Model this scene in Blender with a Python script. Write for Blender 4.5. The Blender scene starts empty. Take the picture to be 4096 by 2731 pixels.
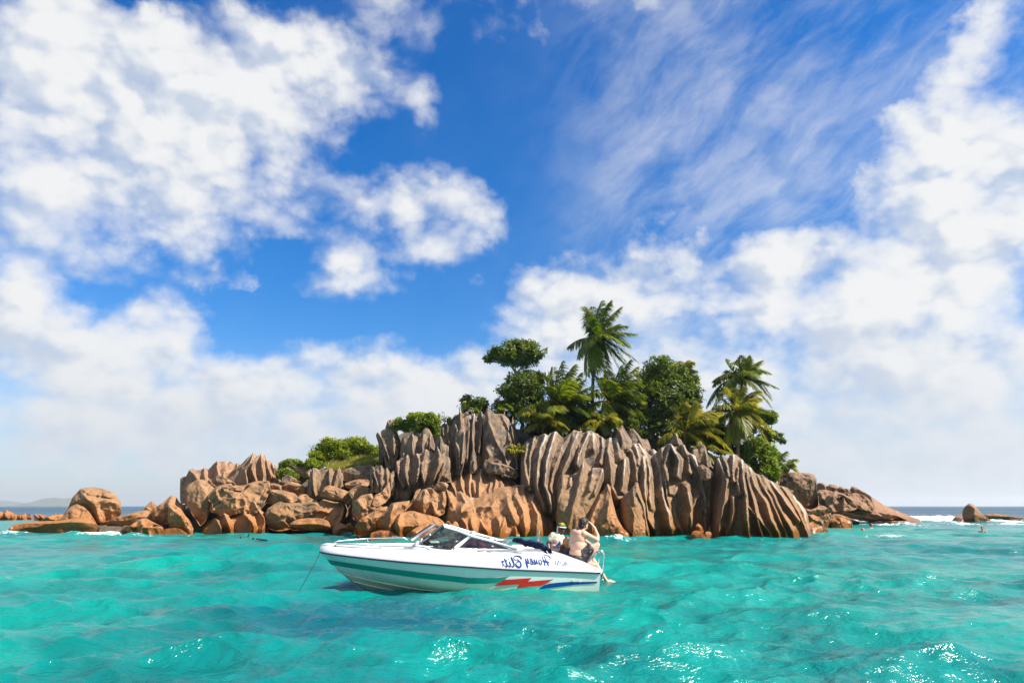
import bpy, bmesh, math, random
import numpy as np
from mathutils import Vector, Matrix

scene = bpy.context.scene
COL = scene.collection
R = math.radians

# ------------------------------------------------------------------ camera
FPX = 4096 * 24 / 36.0                      # focal length in photo pixels
PITCH = math.atan((2023 - 1365.5) / FPX)
CAM = np.array([0.0, 0.0, 1.65])
cd = bpy.data.cameras.new('camera'); cam = bpy.data.objects.new('camera', cd); COL.objects.link(cam)
cd.lens = 24; cd.sensor_width = 36; cd.clip_start = 0.1; cd.clip_end = 30000
cam.location = CAM; cam.rotation_euler = (R(90) + PITCH, 0, 0)
scene.camera = cam

# ------------------------------------------------------------------ sun
SUN_AZ, SUN_EL = R(109), R(44)              # clockwise from the view direction (+Y)
SUN_DIR = Vector((math.sin(SUN_AZ) * math.cos(SUN_EL), math.cos(SUN_AZ) * math.cos(SUN_EL), math.sin(SUN_EL)))
sd = bpy.data.lights.new('sun', 'SUN'); sun = bpy.data.objects.new('sun', sd); COL.objects.link(sun)
sd.energy = 5.0; sd.angle = R(0.5); sd.color = (1.0, 0.93, 0.82)
sun.rotation_euler = (-SUN_DIR).to_track_quat('-Z', 'Y').to_euler()

scene.view_settings.view_transform = 'Standard'
scene.view_settings.look = 'None'
scene.view_settings.exposure = 1.1
scene.view_settings.gamma = 1.0
scene.cycles.max_bounces = 6
scene.cycles.diffuse_bounces = 3
scene.cycles.glossy_bounces = 3
scene.cycles.transparent_max_bounces = 12
scene.cycles.caustics_reflective = False
scene.cycles.caustics_refractive = False
scene.cycles.volume_bounces = 0

# ------------------------------------------------------------------ pixel <-> world
def ray(px, py):
    dx = (px - 2048) / FPX; dy = (1365.5 - py) / FPX
    c, s = math.cos(PITCH), math.sin(PITCH)
    return np.array([dx, c - s * dy, s + c * dy])
def at(px, py, Y):
    d = ray(px, py)
    return CAM + d * (Y / d[1])
def frame(x0, y0, k):
    return lambda x, y: (x0 + x / k, y0 + y / k)
PV = frame(0, 0, 2352 / 4096)
c1 = frame(1150, 2000, 1.68)
c3 = frame(0, 1750, 1.68)
c4 = frame(1400, 1600, 2.352)
c5 = frame(2300, 1650, 2.352)
c6 = frame(3100, 1850, 2352 / 996)
c7 = frame(1850, 1150, 2.352)
c8 = frame(650, 1750, 2352 / 900)
c9 = frame(2600, 1350, 1699 / 650)
def F(f, pts): return [f(*p) for p in pts]

# ------------------------------------------------------------------ node helpers
class NT:
    def __init__(s, tree): s.t = tree
    def n(s, typ, **kw):
        nd = s.t.nodes.new(typ)
        for k, v in kw.items(): setattr(nd, k, v)
        return nd
    def put(s, sock, v):
        if hasattr(v, 'is_output'): s.t.links.new(v, sock)
        elif v is not None:
            if hasattr(sock, 'default_value') and hasattr(sock.default_value, '__len__') and not hasattr(v, '__len__'):
                v = [v] * len(sock.default_value)
            if hasattr(v, '__len__') and len(v) == 3 and len(sock.default_value) == 4: v = (*v, 1)
            sock.default_value = v
    def math(s, op, a, b=None, c=None, clamp=False):
        nd = s.n('ShaderNodeMath', operation=op, use_clamp=clamp)
        for i, v in enumerate((a, b, c)):
            if v is not None: s.put(nd.inputs[i], v)
        return nd.outputs[0]
    def vm(s, op, a, b=None, c=None):
        nd = s.n('ShaderNodeVectorMath', operation=op)
        for i, v in enumerate((a, b, c)):
            if v is not None:
                if op == 'SCALE' and i == 1: s.put(nd.inputs['Scale'], v)
                else: s.put(nd.inputs[i], v)
        return nd.outputs['Value'] if op in ('LENGTH', 'DOT_PRODUCT', 'DISTANCE') else nd.outputs[0]
    def mr(s, v, a, b, c=0.0, d=1.0, mode='SMOOTHSTEP'):
        nd = s.n('ShaderNodeMapRange', interpolation_type=mode)
        s.put(nd.inputs[0], v)
        for i, x in enumerate((a, b, c, d)): s.put(nd.inputs[i + 1], x)
        return nd.outputs[0]
    def noise(s, vec, scale, detail=4, rough=0.55, dist=0.0, color=False):
        nd = s.n('ShaderNodeTexNoise')
        if vec is not None: s.put(nd.inputs['Vector'], vec)
        nd.inputs['Scale'].default_value = scale; nd.inputs['Detail'].default_value = detail
        nd.inputs['Roughness'].default_value = rough; nd.inputs['Distortion'].default_value = dist
        return nd.outputs['Color' if color else 'Fac']
    def mix(s, f, a, b, blend='MIX'):
        nd = s.n('ShaderNodeMix', data_type='RGBA', blend_type=blend)
        s.put(nd.inputs[0], f); s.put(nd.inputs[6], a); s.put(nd.inputs[7], b)
        return nd.outputs[2]
    def sep(s, v):
        nd = s.n('ShaderNodeSeparateXYZ'); s.put(nd.inputs[0], v); return nd.outputs
    def comb(s, x=0., y=0., z=0.):
        nd = s.n('ShaderNodeCombineXYZ')
        for i, v in enumerate((x, y, z)): s.put(nd.inputs[i], v)
        return nd.outputs[0]
    def attr(s, name, out='Fac'):
        return s.n('ShaderNodeAttribute', attribute_name=name).outputs[out]
    def bump(s, h, strength=0.5, dist=0.05, normal=None):
        nd = s.n('ShaderNodeBump'); s.put(nd.inputs['Height'], h)
        nd.inputs['Strength'].default_value = strength; nd.inputs['Distance'].default_value = dist
        if normal is not None: s.put(nd.inputs['Normal'], normal)
        return nd.outputs[0]

def new_mat(name):
    m = bpy.data.materials.new(name); m.use_nodes = True
    m.node_tree.nodes.clear()
    T = NT(m.node_tree); out = T.n('ShaderNodeOutputMaterial')
    return m, T, out
def principled(T, out, **kw):
    p = T.n('ShaderNodeBsdfPrincipled')
    names = dict(color='Base Color', rough='Roughness', metal='Metallic', spec='Specular IOR Level', normal='Normal',
                 trans='Transmission Weight', ior='IOR', alpha='Alpha', coat='Coat Weight', sheen='Sheen Weight')
    for k, v in kw.items(): T.put(p.inputs[names[k]], v)
    if out is not None: T.t.links.new(p.outputs[0], out.inputs[0])
    return p
MATS = {}
def simple(name, color, rough=0.5, metal=0.0, var=0.08, scale=8.0, spec=0.5, bumpy=0.0):
    """plain procedural paint/plastic/metal with slight tone variation"""
    if name in MATS: return MATS[name]
    m, T, out = new_mat(name)
    tc = T.n('ShaderNodeTexCoord').outputs['Object']
    nz = T.noise(tc, scale, 5)
    col = T.mix(T.mr(nz, 0.3, 0.7), [max(0, c * (1 - var)) for c in color], [min(1, c * (1 + var)) for c in color])
    rr = T.mr(nz, 0.2, 0.8, max(0.02, rough * 0.85), min(1, rough * 1.15))
    p = principled(T, out, color=col, rough=rr, metal=metal, spec=spec)
    if bumpy: T.put(p.inputs['Normal'], T.bump(T.noise(tc, scale * 8, 4), 0.4, bumpy))
    MATS[name] = m
    return m

# ------------------------------------------------------------------ object helpers
def tag(o, label=None, cat=None, group=None, kind=None):
    if label: o['label'] = label
    if cat: o['category'] = cat
    if group: o['group'] = group
    if kind: o['kind'] = kind
    return o
def empty(name, loc=(0, 0, 0), label=None, cat=None, group=None):
    o = bpy.data.objects.new(name, None); COL.objects.link(o); o.location = loc; o.empty_display_size = 0.2
    return tag(o, label, cat, group)
def mesh_np(name, V, Fq, mat=None, parent=None, smooth=True, attrs=None, loc=None):
    """V (n,3); Fq (m,3) or (m,4) int array, or list of such arrays"""
    me = bpy.data.meshes.new(name)
    fl = Fq if isinstance(Fq, list) else [Fq]
    fl = [np.asarray(f, dtype=np.int32) for f in fl if len(f)]
    V = np.asarray(V, dtype=np.float32)
    nl = sum(f.size for f in fl); npoly = sum(len(f) for f in fl)
    me.vertices.add(len(V)); me.vertices.foreach_set('co', V.ravel())
    me.loops.add(nl); me.loops.foreach_set('vertex_index', np.concatenate([f.ravel() for f in fl]))
    st, acc = [], 0
    for f in fl:
        k = f.shape[1]; st.append(acc + np.arange(len(f), dtype=np.int32) * k); acc += f.size
    me.polygons.add(npoly); me.polygons.foreach_set('loop_start', np.concatenate(st).astype(np.int32))
    me.update(calc_edges=True); me.validate()
    if smooth: me.polygons.foreach_set('use_smooth', np.ones(len(me.polygons), dtype=bool))
    for k, a in (attrs or {}).items():
        at_ = me.attributes.new(k, 'FLOAT', 'POINT'); at_.data.foreach_set('value', np.asarray(a, dtype=np.float32))
    if mat: me.materials.append(mat)
    o = bpy.data.objects.new(name, me); COL.objects.link(o)
    if parent: o.parent = parent
    if loc is not None: o.location = loc
    return o
def grid_faces(nr, nc, wrap=False):
    r = np.arange(nr - 1)[:, None]; c = np.arange(nc if wrap else nc - 1)[None, :]
    a = r * nc + c; b = r * nc + (c + 1) % nc
    return np.stack([a, b, b + nc, a + nc], -1).reshape(-1, 4)

# numpy gradient-ish value noise ------------------------------------------------
_rs = np.random.RandomState(7)
_PERM = np.concatenate([_rs.permutation(256)] * 3)
_VAL = _rs.rand(256) * 2 - 1
def vnoise(P):
    P = np.asarray(P, float); i = np.floor(P).astype(int); f = P - i; u = f * f * f * (f * (f * 6 - 15) + 10); i &= 255
    def h(a, b, c): return _VAL[_PERM[_PERM[_PERM[(i[..., 0] + a) & 255] + ((i[..., 1] + b) & 255)] + ((i[..., 2] + c) & 255)]]
    def l(a, b, t): return a + (b - a) * t
    x, y, z = u[..., 0], u[..., 1], u[..., 2]
    return l(l(l(h(0,0,0), h(1,0,0), x), l(h(0,1,0), h(1,1,0), x), y), l(l(h(0,0,1), h(1,0,1), x), l(h(0,1,1), h(1,1,1), x), y), z)
def fbm(P, oct=4, gain=0.5, lac=2.03):
    s = 0; a = 1.0; P = np.asarray(P, float)
    for k in range(oct): s = s + a * vnoise(P + 17.3 * k); P = P * lac; a *= gain
    return s
def smooth01(x): x = np.clip(x, 0, 1); return x * x * (3 - 2 * x)

# ------------------------------------------------------------------ world: Nishita sky with cloud cover by direction
def az_el(px, py):
    d = ray(px, py); d = d / np.linalg.norm(d)
    return math.atan2(d[0], d[1]), math.asin(d[2])
# cumulus masses: preview x, y, half width, half height (in preview pixels), strength
BLOBS = [
 (70,190,110,190,.8),(210,180,190,170,1),(190,60,110,70,.85),(330,90,150,60,.7),(400,230,260,150,1),(300,330,330,180,1.05),(560,50,95,75,.9),(520,140,110,110,.55),(640,180,190,120,.9),(720,100,90,80,.85),(830,160,130,115,1.0),
 (560,330,220,140,.95),(130,450,260,120,.85),(360,480,210,95,.95),(60,560,150,70,.55),(180,600,140,50,.4),(700,400,90,70,.5),(430,560,60,40,.4),(980,200,70,100,.45),
 (960,420,80,95,.66),(985,462,60,55,.8),(20,790,140,130,1),(40,640,120,60,.6),(870,470,110,75,.58),(800,610,125,85,.82),(1085,500,75,105,.8),(700,520,110,45,.5),(470,610,80,30,.6),(580,635,55,20,.4),(1010,560,60,70,.5),
 (375,700,105,85,1),(330,780,120,80,1),(60,670,110,60,.75),(90,780,190,90,.9),(230,900,300,130,1),(490,860,70,75,.75),(630,870,110,65,.85),(480,960,230,110,.85),(800,840,100,70,.8),(930,860,150,90,.85),(850,960,240,110,.9),(1050,900,160,110,.85),
 (1230,700,110,85,1),(1330,690,120,90,1),(1520,620,180,90,1),(1450,700,250,80,1),(1600,560,75,45,.7),(1780,600,120,75,.9),(1280,820,180,110,.8),(1100,640,50,25,.25),
 (1960,560,150,90,.9),(2100,420,150,90,.9),(2060,310,95,55,.8),(2180,300,140,130,.9),(2190,160,110,90,.8),(2250,40,110,60,.75),(2300,330,120,200,.9),(2120,540,220,130,1),(2280,520,200,200,1),(1970,430,60,30,.75),(1950,660,260,110,.85),(2200,740,320,210,1.4),(1980,700,240,120,.8),(1700,860,260,110,.6),(1900,800,200,110,.8),(2250,980,280,180,.9),(1950,980,220,130,.8),(1640,1000,220,120,.8),(1680,235,45,40,.45),
 
 (150,1010,320,80,.75),(620,1030,380,90,.7),(1050,1020,260,90,.7),(1850,1080,420,70,.8),(2250,1090,300,70,.9),(1500,900,230,110,.65),(2100,880,300,120,.8),(1750,740,200,90,.6),
]
world = bpy.data.worlds.new('World'); scene.world = world; world.use_nodes = True
wt = world.node_tree; wt.nodes.clear(); W = NT(wt)

def cloud_group():
    g = bpy.data.node_groups.new('cloud_cover', 'ShaderNodeTree')
    g.interface.new_socket('Dir', in_out='INPUT', socket_type='NodeSocketVector')
    g.interface.new_socket('Cover', in_out='OUTPUT', socket_type='NodeSocketFloat')
    g.interface.new_socket('Base', in_out='OUTPUT', socket_type='NodeSocketFloat')
    T = NT(g); gi = T.n('NodeGroupInput').outputs[0]; go = T.n('NodeGroupOutput')
    w1 = T.vm('SUBTRACT', T.noise(gi, 6.0, 7, 0.6, color=True), (0.5, 0.5, 0.5))
    d = T.vm('ADD', gi, T.vm('SCALE', w1, 0.16))
    x, y, z = T.sep(d)
    az = T.math('ARCTAN2', x, y); el = T.math('ARCSINE', z)
    ae = T.comb(az, el, 0.0)
    # cover beyond the picture's edge: same kind of broken cumulus
    outm = T.math('MAXIMUM', T.mr(T.math('ABSOLUTE', az), 0.66, 0.85), T.mr(el, 0.62, 0.85))
    base = T.math('MULTIPLY', outm, T.mr(T.noise(gi, 1.7, 2, 0.5), 0.36, 0.58, 0.0, 2.0))
    acc = base
    for (px, py, rx, ry, wgt) in BLOBS:
        a0, e0 = az_el(*PV(px, py)); a1, _ = az_el(*PV(px + rx, py)); _, e1 = az_el(*PV(px, py - ry))
        gr = T.n('ShaderNodeTexGradient', gradient_type='QUADRATIC_SPHERE')
        ia, ie = 1 / abs(a1 - a0) / 1.75, 1 / abs(e1 - e0) / 1.75
        gr.texture_mapping.vector_type = 'POINT'
        gr.texture_mapping.scale = (ia, ie, 1); gr.texture_mapping.translation = (-a0 * ia, -e0 * ie, 0)
        T.put(gr.inputs[0], ae)
        acc = T.math('MULTIPLY_ADD', gr.outputs[1], 1.9 * wgt, acc)
    base = T.math('SUBTRACT', 1.15, T.math('DIVIDE', 1.15, T.math('MULTIPLY_ADD', acc, 1.0, 1.0)))
    fz = T.vm('MULTIPLY', gi, (1, 1, 1.35))
    f1 = T.noise(fz, 9.0, 10, 0.64, 0.1)
    def puff(v):
        nd = T.n('ShaderNodeTexVoronoi', feature='F1'); T.put(nd.inputs['Vector'], v); nd.inputs['Scale'].default_value = 13.0
        nd.inputs['Detail'].default_value = 2.0; nd.inputs['Roughness'].default_value = 0.55; return nd.outputs['Distance']
    fzw = T.vm('ADD', fz, T.vm('SCALE', w1, 0.05))
    v1 = puff(fzw); v2 = puff(T.vm('ADD', fzw, (0.018, 0.0, 0.022)))
    f2 = T.noise(T.vm('ADD', fz, (0.030, 0.0, 0.034)), 9.0, 4, 0.55, 0.1)
    f3 = T.noise(fz, 9.0, 4, 0.55, 0.1)
    tot = T.math('ADD', base, T.math('MULTIPLY', T.math('SUBTRACT', f1, 0.5), 0.80))
    tot = T.math('ADD', tot, T.math('MULTIPLY', T.math('SUBTRACT', 0.76, v1), 0.34))
    T.put(go.inputs[0], tot); T.put(go.inputs[1], T.math('MULTIPLY_ADD', T.math('SUBTRACT', v2, v1), 0.45, T.math('SUBTRACT', f3, f2)))
    return g
CG = cloud_group()
geo = W.n('ShaderNodeTexCoord').outputs['Generated']
dirn = W.vm('NORMALIZE', geo)
def cover(v):
    nd = W.n('ShaderNodeGroup'); nd.node_tree = CG; W.put(nd.inputs[0], v); return nd.outputs
c0 = cover(dirn)
el_ = W.sep(dirn)[2]
sky = W.n('ShaderNodeTexSky', sky_type='NISHITA', sun_disc=False)
sky.sun_elevation = SUN_EL; sky.sun_rotation = SUN_AZ; sky.air_density = 1.0; sky.dust_density = 0.6; sky.ozone_density = 2.0
hs = W.n('ShaderNodeHueSaturation'); hs.inputs['Saturation'].default_value = 1.4; hs.inputs['Value'].default_value = 1.0
W.put(hs.inputs['Color'], sky.outputs[0])
bg1 = W.n('ShaderNodeBackground'); bg1.inputs[1].default_value = 0.062
tint = W.mix(W.mr(el_, 0.02, 0.55), (0.86, 1.0, 1.22), (0.16, 1.02, 1.38))
W.put(bg1.inputs[0], W.mix(1.0, hs.outputs[0], tint, 'MULTIPLY'))
alpha = W.mr(c0[0], 0.18, 0.80)
# thin streaky veil (cirrus)
vr = W.n('ShaderNodeVectorRotate', rotation_type='Y_AXIS'); vr.inputs['Angle'].default_value = R(38)
W.put(vr.inputs['Vector'], W.vm('ADD', dirn, W.vm('SCALE', W.vm('SUBTRACT', W.noise(dirn, 3, 4, color=True), (.5, .5, .5)), 0.12)))
veil = W.noise(W.vm('MULTIPLY', vr.outputs[0], (1.5, 1.0, 4.0)), 2.6, 9, 0.64)
xx = W.sep(dirn)[0]
vw = W.math('MULTIPLY', W.mr(veil, 0.34, 0.72, 0.0, 0.55), W.mr(xx, 0.0, 0.22, 0.06, 1.0))
alpha = W.math('MAXIMUM', alpha, vw)
grey = W.noise(dirn, 3.2, 4, 0.55)
light = W.math('MULTIPLY_ADD', c0[1], W.mr(el_, 0.05, 0.35, 0.9, 2.2), 0.80)
light = W.math('SUBTRACT', light, W.math('MULTIPLY', W.mr(grey, 0.38, 0.66), W.mr(c0[0], 0.42, 0.95, 0.10, 0.40)), clamp=True)
ccol = W.mix(W.mr(light, 0.15, 0.85), (0.62, 0.70, 0.83), (0.93, 0.94, 0.95))
bg2 = W.n('ShaderNodeBackground'); bg2.inputs[1].default_value = 0.445
W.put(bg2.inputs[0], ccol)
# pale moist air low over the sea
hz = W.mr(el_, 0.0, 0.24, 0.68, 0.0)
bgH = W.n('ShaderNodeBackground'); bgH.inputs[1].default_value = 0.39
bgH.inputs[0].default_value = (0.76, 0.83, 0.93, 1)
mixs = W.n('ShaderNodeMixShader'); W.put(mixs.inputs[0], alpha)
wt.links.new(bg1.outputs[0], mixs.inputs[1]); wt.links.new(bg2.outputs[0], mixs.inputs[2])
mixh = W.n('ShaderNodeMixShader'); W.put(mixh.inputs[0], hz)
wt.links.new(mixs.outputs[0], mixh.inputs[1]); wt.links.new(bgH.outputs[0], mixh.inputs[2])
wo = W.n('ShaderNodeOutputWorld'); wt.links.new(mixh.outputs[0], wo.inputs[0])
world.cycles.sampling_method = 'MANUAL'; world.cycles.sample_map_resolution = 512
# ------------------------------------------------------------------ the sea
def wave_field(X, Y, spacing):
    rs = np.random.RandomState(11)
    Z = np.zeros_like(X); DX = np.zeros_like(X); DY = np.zeros_like(X)
    lam = np.concatenate([np.geomspace(0.17, 0.9, 34), np.geomspace(0.9, 3.2, 26), np.array([4.1, 5.3, 6.8, 9.0, 12.0])])
    # patchy gusts so that chop is not even everywhere
    gust = 0.75 + 0.45 * fbm(np.stack([X * 0.11, Y * 0.11, X * 0], -1), 3)
    lee = 1 - 0.5 * np.exp(-((X + 0.6) / 4.5) ** 2 - ((Y - 15.3) / 1.6) ** 2)     # water is calmer along the boat
    for l in lam:
        k = 2 * math.pi / l
        spread = 0.70 if l < 1.0 else 0.42
        th = R(-74) + rs.randn() * spread          # travel direction: to the right and towards the viewer
        amp = 0.0082 * l ** 0.95 if l < 0.9 else 0.0092 * l ** 0.95 if l < 3.5 else 0.0105 * l ** 0.55
        ph = rs.rand() * 6.283
        fade = np.clip((l / np.maximum(spacing, 1e-6) - 2.2) / 2.5, 0, 1)
        a = amp * fade * (gust if l < 3.5 else 1.0) * lee
        cx, cy = math.cos(th), math.sin(th)
        q = k * (cx * X + cy * Y) + ph
        Z += a * np.cos(q); s = np.sin(q) * a * (0.95 if l < 2 else 0.7)
        DX -= cx * s; DY -= cy * s
    return X + DX, Y + DY, Z
def sea_z(x, y):
    return float(wave_field(np.array([[x]]), np.array([[y]]), np.array([[0.02]]))[2][0, 0])
def build_sea():
    ang = np.concatenate([np.linspace(R(-180), R(-58), 30, endpoint=False), np.linspace(R(-58), R(58), 800, endpoint=False), np.linspace(R(58), R(180), 30)])
    rad = np.concatenate([np.geomspace(2.0, 5.5, 8, endpoint=False), np.geomspace(5.5, 60, 560, endpoint=False), np.geomspace(60, 320, 150, endpoint=False), np.geomspace(320, 7400, 60)])
    A, RR = np.meshgrid(ang, rad)
    X = RR * np.sin(A); Y = RR * np.cos(A)
    dr = np.gradient(rad)[:, None] + 0 * A; da = RR * np.gradient(ang)[None, :]
    sp = np.maximum(np.minimum(dr, 10), np.minimum(da, 10) * 0.9)
    x, y, z = wave_field(X, Y, sp)
    z = z - 0.05
    V = np.stack([x, y, z], -1).reshape(-1, 3)
    nr, nc = X.shape
    f = grid_faces(nr, nc)[:, ::-1]
    c = len(V); V = np.vstack([V, [[0, 0, 0]]])
    i = np.arange(nc - 1); fan = np.stack([np.full(nc - 1, c), i + 1, i], -1)
    m, T, out = new_mat('sea_water')
    P = T.n('ShaderNodeNewGeometry').outputs['Position']
    px, py, pz = T.sep(P)
    dist = T.vm('LENGTH', P)
    big = T.noise(P, 0.055, 3, 0.5)
    mid = T.noise(T.vm('MULTIPLY', P, (1, 1, 0.3)), 0.35, 4, 0.55)
    shal = T.mix(T.mr(big, 0.35, 0.65), (0.001, 0.158, 0.152), (0.001, 0.232, 0.185))
    shal = T.mix(T.mr(mid, 0.42, 0.68, 0.0, 0.62), shal, (0.0, 0.056, 0.066))
    # dark reflection and shade in front of the boat, painted into the water colour
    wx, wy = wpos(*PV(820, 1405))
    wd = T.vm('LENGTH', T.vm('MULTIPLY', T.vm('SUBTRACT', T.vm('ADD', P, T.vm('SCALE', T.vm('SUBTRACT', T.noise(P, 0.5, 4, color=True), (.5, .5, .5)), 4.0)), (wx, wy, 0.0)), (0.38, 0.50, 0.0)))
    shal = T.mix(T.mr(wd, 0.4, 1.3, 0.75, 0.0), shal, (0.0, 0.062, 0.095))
    # a sandy green bottom nearer the viewer on the right
    dp = T.mr(T.math('ADD', py, T.math('MULTIPLY', T.math('SUBTRACT', big, 0.5), 60.0)), 62.0, 125.0)
    deep = T.mix(T.mr(T.noise(P, 0.02, 3), 0.35, 0.65), (0.002, 0.036, 0.078), (0.003, 0.062, 0.108))
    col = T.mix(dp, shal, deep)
    # foam: surf where the reef breaks, froth at the feet of the rocks
    foam = T.attr('foam')
    fn = T.noise(P, 2.6, 7, 0.68)
    fn2 = T.noise(P, 9.0, 5, 0.6)
    fm = T.mr(T.math('MULTIPLY_ADD', fn2, 0.35, T.math('ADD', foam, T.math('MULTIPLY', T.math('SUBTRACT', fn, 0.5), 1.5))), 0.72, 1.0)
    fm = T.math('MULTIPLY', fm, T.mr(foam, 0.03, 0.16))
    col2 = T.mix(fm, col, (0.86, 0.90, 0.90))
    rough = T.mr(fm, 0, 1, 0.14, 0.85, 'LINEAR')
    rough = T.math('ADD', rough, T.mr(dist, 30, 200, 0.0, 0.16, 'LINEAR'))
    Pr = T.n('ShaderNodeVectorRotate', rotation_type='Z_AXIS'); T.put(Pr.inputs['Vector'], P); Pr.inputs['Angle'].default_value = R(-14)
    Pv = Pr.outputs[0]
    def ridged(v): return T.math('SUBTRACT', 1.0, T.math('ABSOLUTE', T.math('MULTIPLY_ADD', v, 2.0, -1.0)))
    h1 = ridged(T.noise(T.vm('MULTIPLY', Pv, (3.2, 7.5, 1.0)), 1.0, 4, 0.6, 0.5))
    h2 = ridged(T.noise(T.vm('MULTIPLY', Pv, (1.0, 2.3, 1.0)), 1.0, 5, 0.6, 0.6))
    h3 = T.noise(T.vm('MULTIPLY', Pv, (9.0, 17.0, 1.0)), 1.0, 3, 0.6, 0.3)
    gust = T.mr(T.noise(P, 0.16, 3), 0.35, 0.65, 0.55, 1.25)
    hh = T.math('MULTIPLY', T.math('MULTIPLY_ADD', h2, 2.6, T.math('MULTIPLY_ADD', h3, 0.45, T.math('MULTIPLY', h1, 1.35))), gust)
    nb = T.bump(hh, 0.48, 0.055)
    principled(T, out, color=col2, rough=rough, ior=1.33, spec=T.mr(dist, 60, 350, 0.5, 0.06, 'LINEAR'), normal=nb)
    # foam attribute
    pts = V[:, :2]
    fo = np.zeros(len(V))
    def spot(cx, cy, rx, ry, s, rot=0.0):
        c_, s_ = math.cos(rot), math.sin(rot); d = pts - [cx, cy]
        u = (d[:, 0] * c_ + d[:, 1] * s_) / rx; w = (-d[:, 0] * s_ + d[:, 1] * c_) / ry
        np.maximum(fo, s * np.exp(-(u * u + w * w)), out=fo)
    for s_ in FOAM: spot(*s_)
    V[:, 2] += np.clip(fo - 0.3, 0, 1) * (0.22 + 0.30 * fbm(np.column_stack([V[:, 0] * 0.9, V[:, 1] * 0.9, V[:, 0] * 0]), 4)) * (V[:, 1] > 30)
    o = mesh_np('sea', V, [f, fan], m, attrs={'foam': fo})
    tag(o, kind='structure')
    return o
def wpos(px, py):
    """point on the still water seen at a pixel"""
    d = ray(px, py); k = -CAM[2] / d[2]; p = CAM + d * k
    return p[0], p[1]
FOAM = []
# ------------------------------------------------------------------ granite
def rock_material(name, low, mid, high, streak=0.6, pale=0.5, band=(0.2, 2.6), red=0.25):
    m, T, out = new_mat(name)
    P = T.n('ShaderNodeNewGeometry').outputs['Position']
    z = T.sep(P)[2]
    n1 = T.noise(P, 0.55, 4, 0.55); n2 = T.noise(P, 2.2, 6, 0.6); n3 = T.noise(P, 16.0, 4, 0.6)
    zz = T.math('ADD', z, T.math('MULTIPLY', T.math('SUBTRACT', n1, 0.5), 3.0))
    col = T.mix(T.mr(zz, band[0], band[1]), low, mid)
    col = T.mix(T.mr(zz, band[1], band[1] + 3.2), col, high)
    col = T.mix(T.mr(n2, 0.45, 0.75, 0.0, red), col, [high[0] * 1.25, high[1] * 0.92, high[2] * 0.75])
    # rain streaks of dark algae running down the flutes
    st = T.noise(T.vm('MULTIPLY', P, (2.6, 2.6, 0.28)), 1.0, 6, 0.62, 0.3)
    stf = T.math('MULTIPLY', T.mr(st, 0.43, 0.62, 0.0, streak), T.mr(zz, 0.8, 3.5))
    col = T.mix(stf, col, (0.040, 0.029, 0.024))
    # pale bleached crests
    tip = T.attr('crest')
    pf = T.math('MULTIPLY', T.mr(T.math('ADD', tip, T.math('MULTIPLY', T.math('SUBTRACT', n2, 0.5), 0.9)), 0.44, 1.0), pale)
    col = T.mix(pf, col, (0.47, 0.40, 0.33))
    # joints and cracks: thin dirty lines in a warped cell pattern
    Pw = T.vm('ADD', P, T.vm('SCALE', T.vm('SUBTRACT', T.noise(P, 0.9, 4, color=True), (.5, .5, .5)), 1.6))
    vo = T.n('ShaderNodeTexVoronoi', feature='DISTANCE_TO_EDGE'); T.put(vo.inputs['Vector'], T.vm('MULTIPLY', Pw, (0.55, 0.55, 0.38))); vo.inputs['Scale'].default_value = 1.0
    ck = T.math('MULTIPLY', T.mr(vo.outputs['Distance'], 0.004, 0.022, 1.0, 0.0), T.mr(T.noise(P, 0.7, 2), 0.42, 0.55))
    col = T.mix(T.math('MULTIPLY', ck, 0.5), col, (0.03, 0.02, 0.015))
    # lichen and weathering blotches
    n5 = T.noise(P, 1.25, 7, 0.68, 0.4)
    col = T.mix(T.mr(n5, 0.54, 0.70, 0.0, 0.42), col, [high[0] * 0.42, high[1] * 0.34, high[2] * 0.30])
    col = T.mix(T.mr(n5, 0.30, 0.42, 0.30, 0.0), col, [min(1, c * 1.5) for c in mid])
    # grain
    col = T.mix(T.mr(n3, 0.30, 0.72, 0.0, 1.0), T.mix(0.22, col, (0.02, 0.015, 0.01)), T.mix(0.08, col, (0.8, 0.7, 0.6)))
    # tide band: wet and stained
    wet = T.mr(T.math('ADD', z, T.math('MULTIPLY', T.math('SUBTRACT', n2, 0.5), 0.8)), 0.15, 0.75, 1.0, 0.0)
    col = T.mix(T.math('MULTIPLY', wet, 0.85), col, [low[0] * 0.62, low[1] * 0.55, low[2] * 0.35])
    rough = T.mr(wet, 0, 1, 0.82, 0.28)
    h = T.math('SUBTRACT', T.math('ADD', T.math('MULTIPLY', n2, 1.0), T.math('MULTIPLY', n3, 0.35)), T.math('MULTIPLY', ck, 0.8))
    nb = T.bump(T.noise(P, 60, 3), 0.3, 0.012, T.bump(h, 0.6, 0.07))
    principled(T, out, color=col, rough=rough, normal=nb, spec=0.35)
    return m
M_OR = rock_material('granite_orange', (0.301, 0.107, 0.015), (0.301, 0.144, 0.053), (0.284, 0.159, 0.086), streak=0.55, pale=0.40, band=(0.1, 2.2))
M_GR = rock_material('granite_grey', (0.241, 0.101, 0.021), (0.228, 0.125, 0.053), (0.194, 0.122, 0.072), streak=0.92, pale=0.72, band=(0.2, 2.4))
M_FR = rock_material('granite_far', (0.232, 0.095, 0.031), (0.224, 0.105, 0.047), (0.202, 0.110, 0.065), streak=0.5, pale=0.3, band=(0.1, 2.5))

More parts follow.
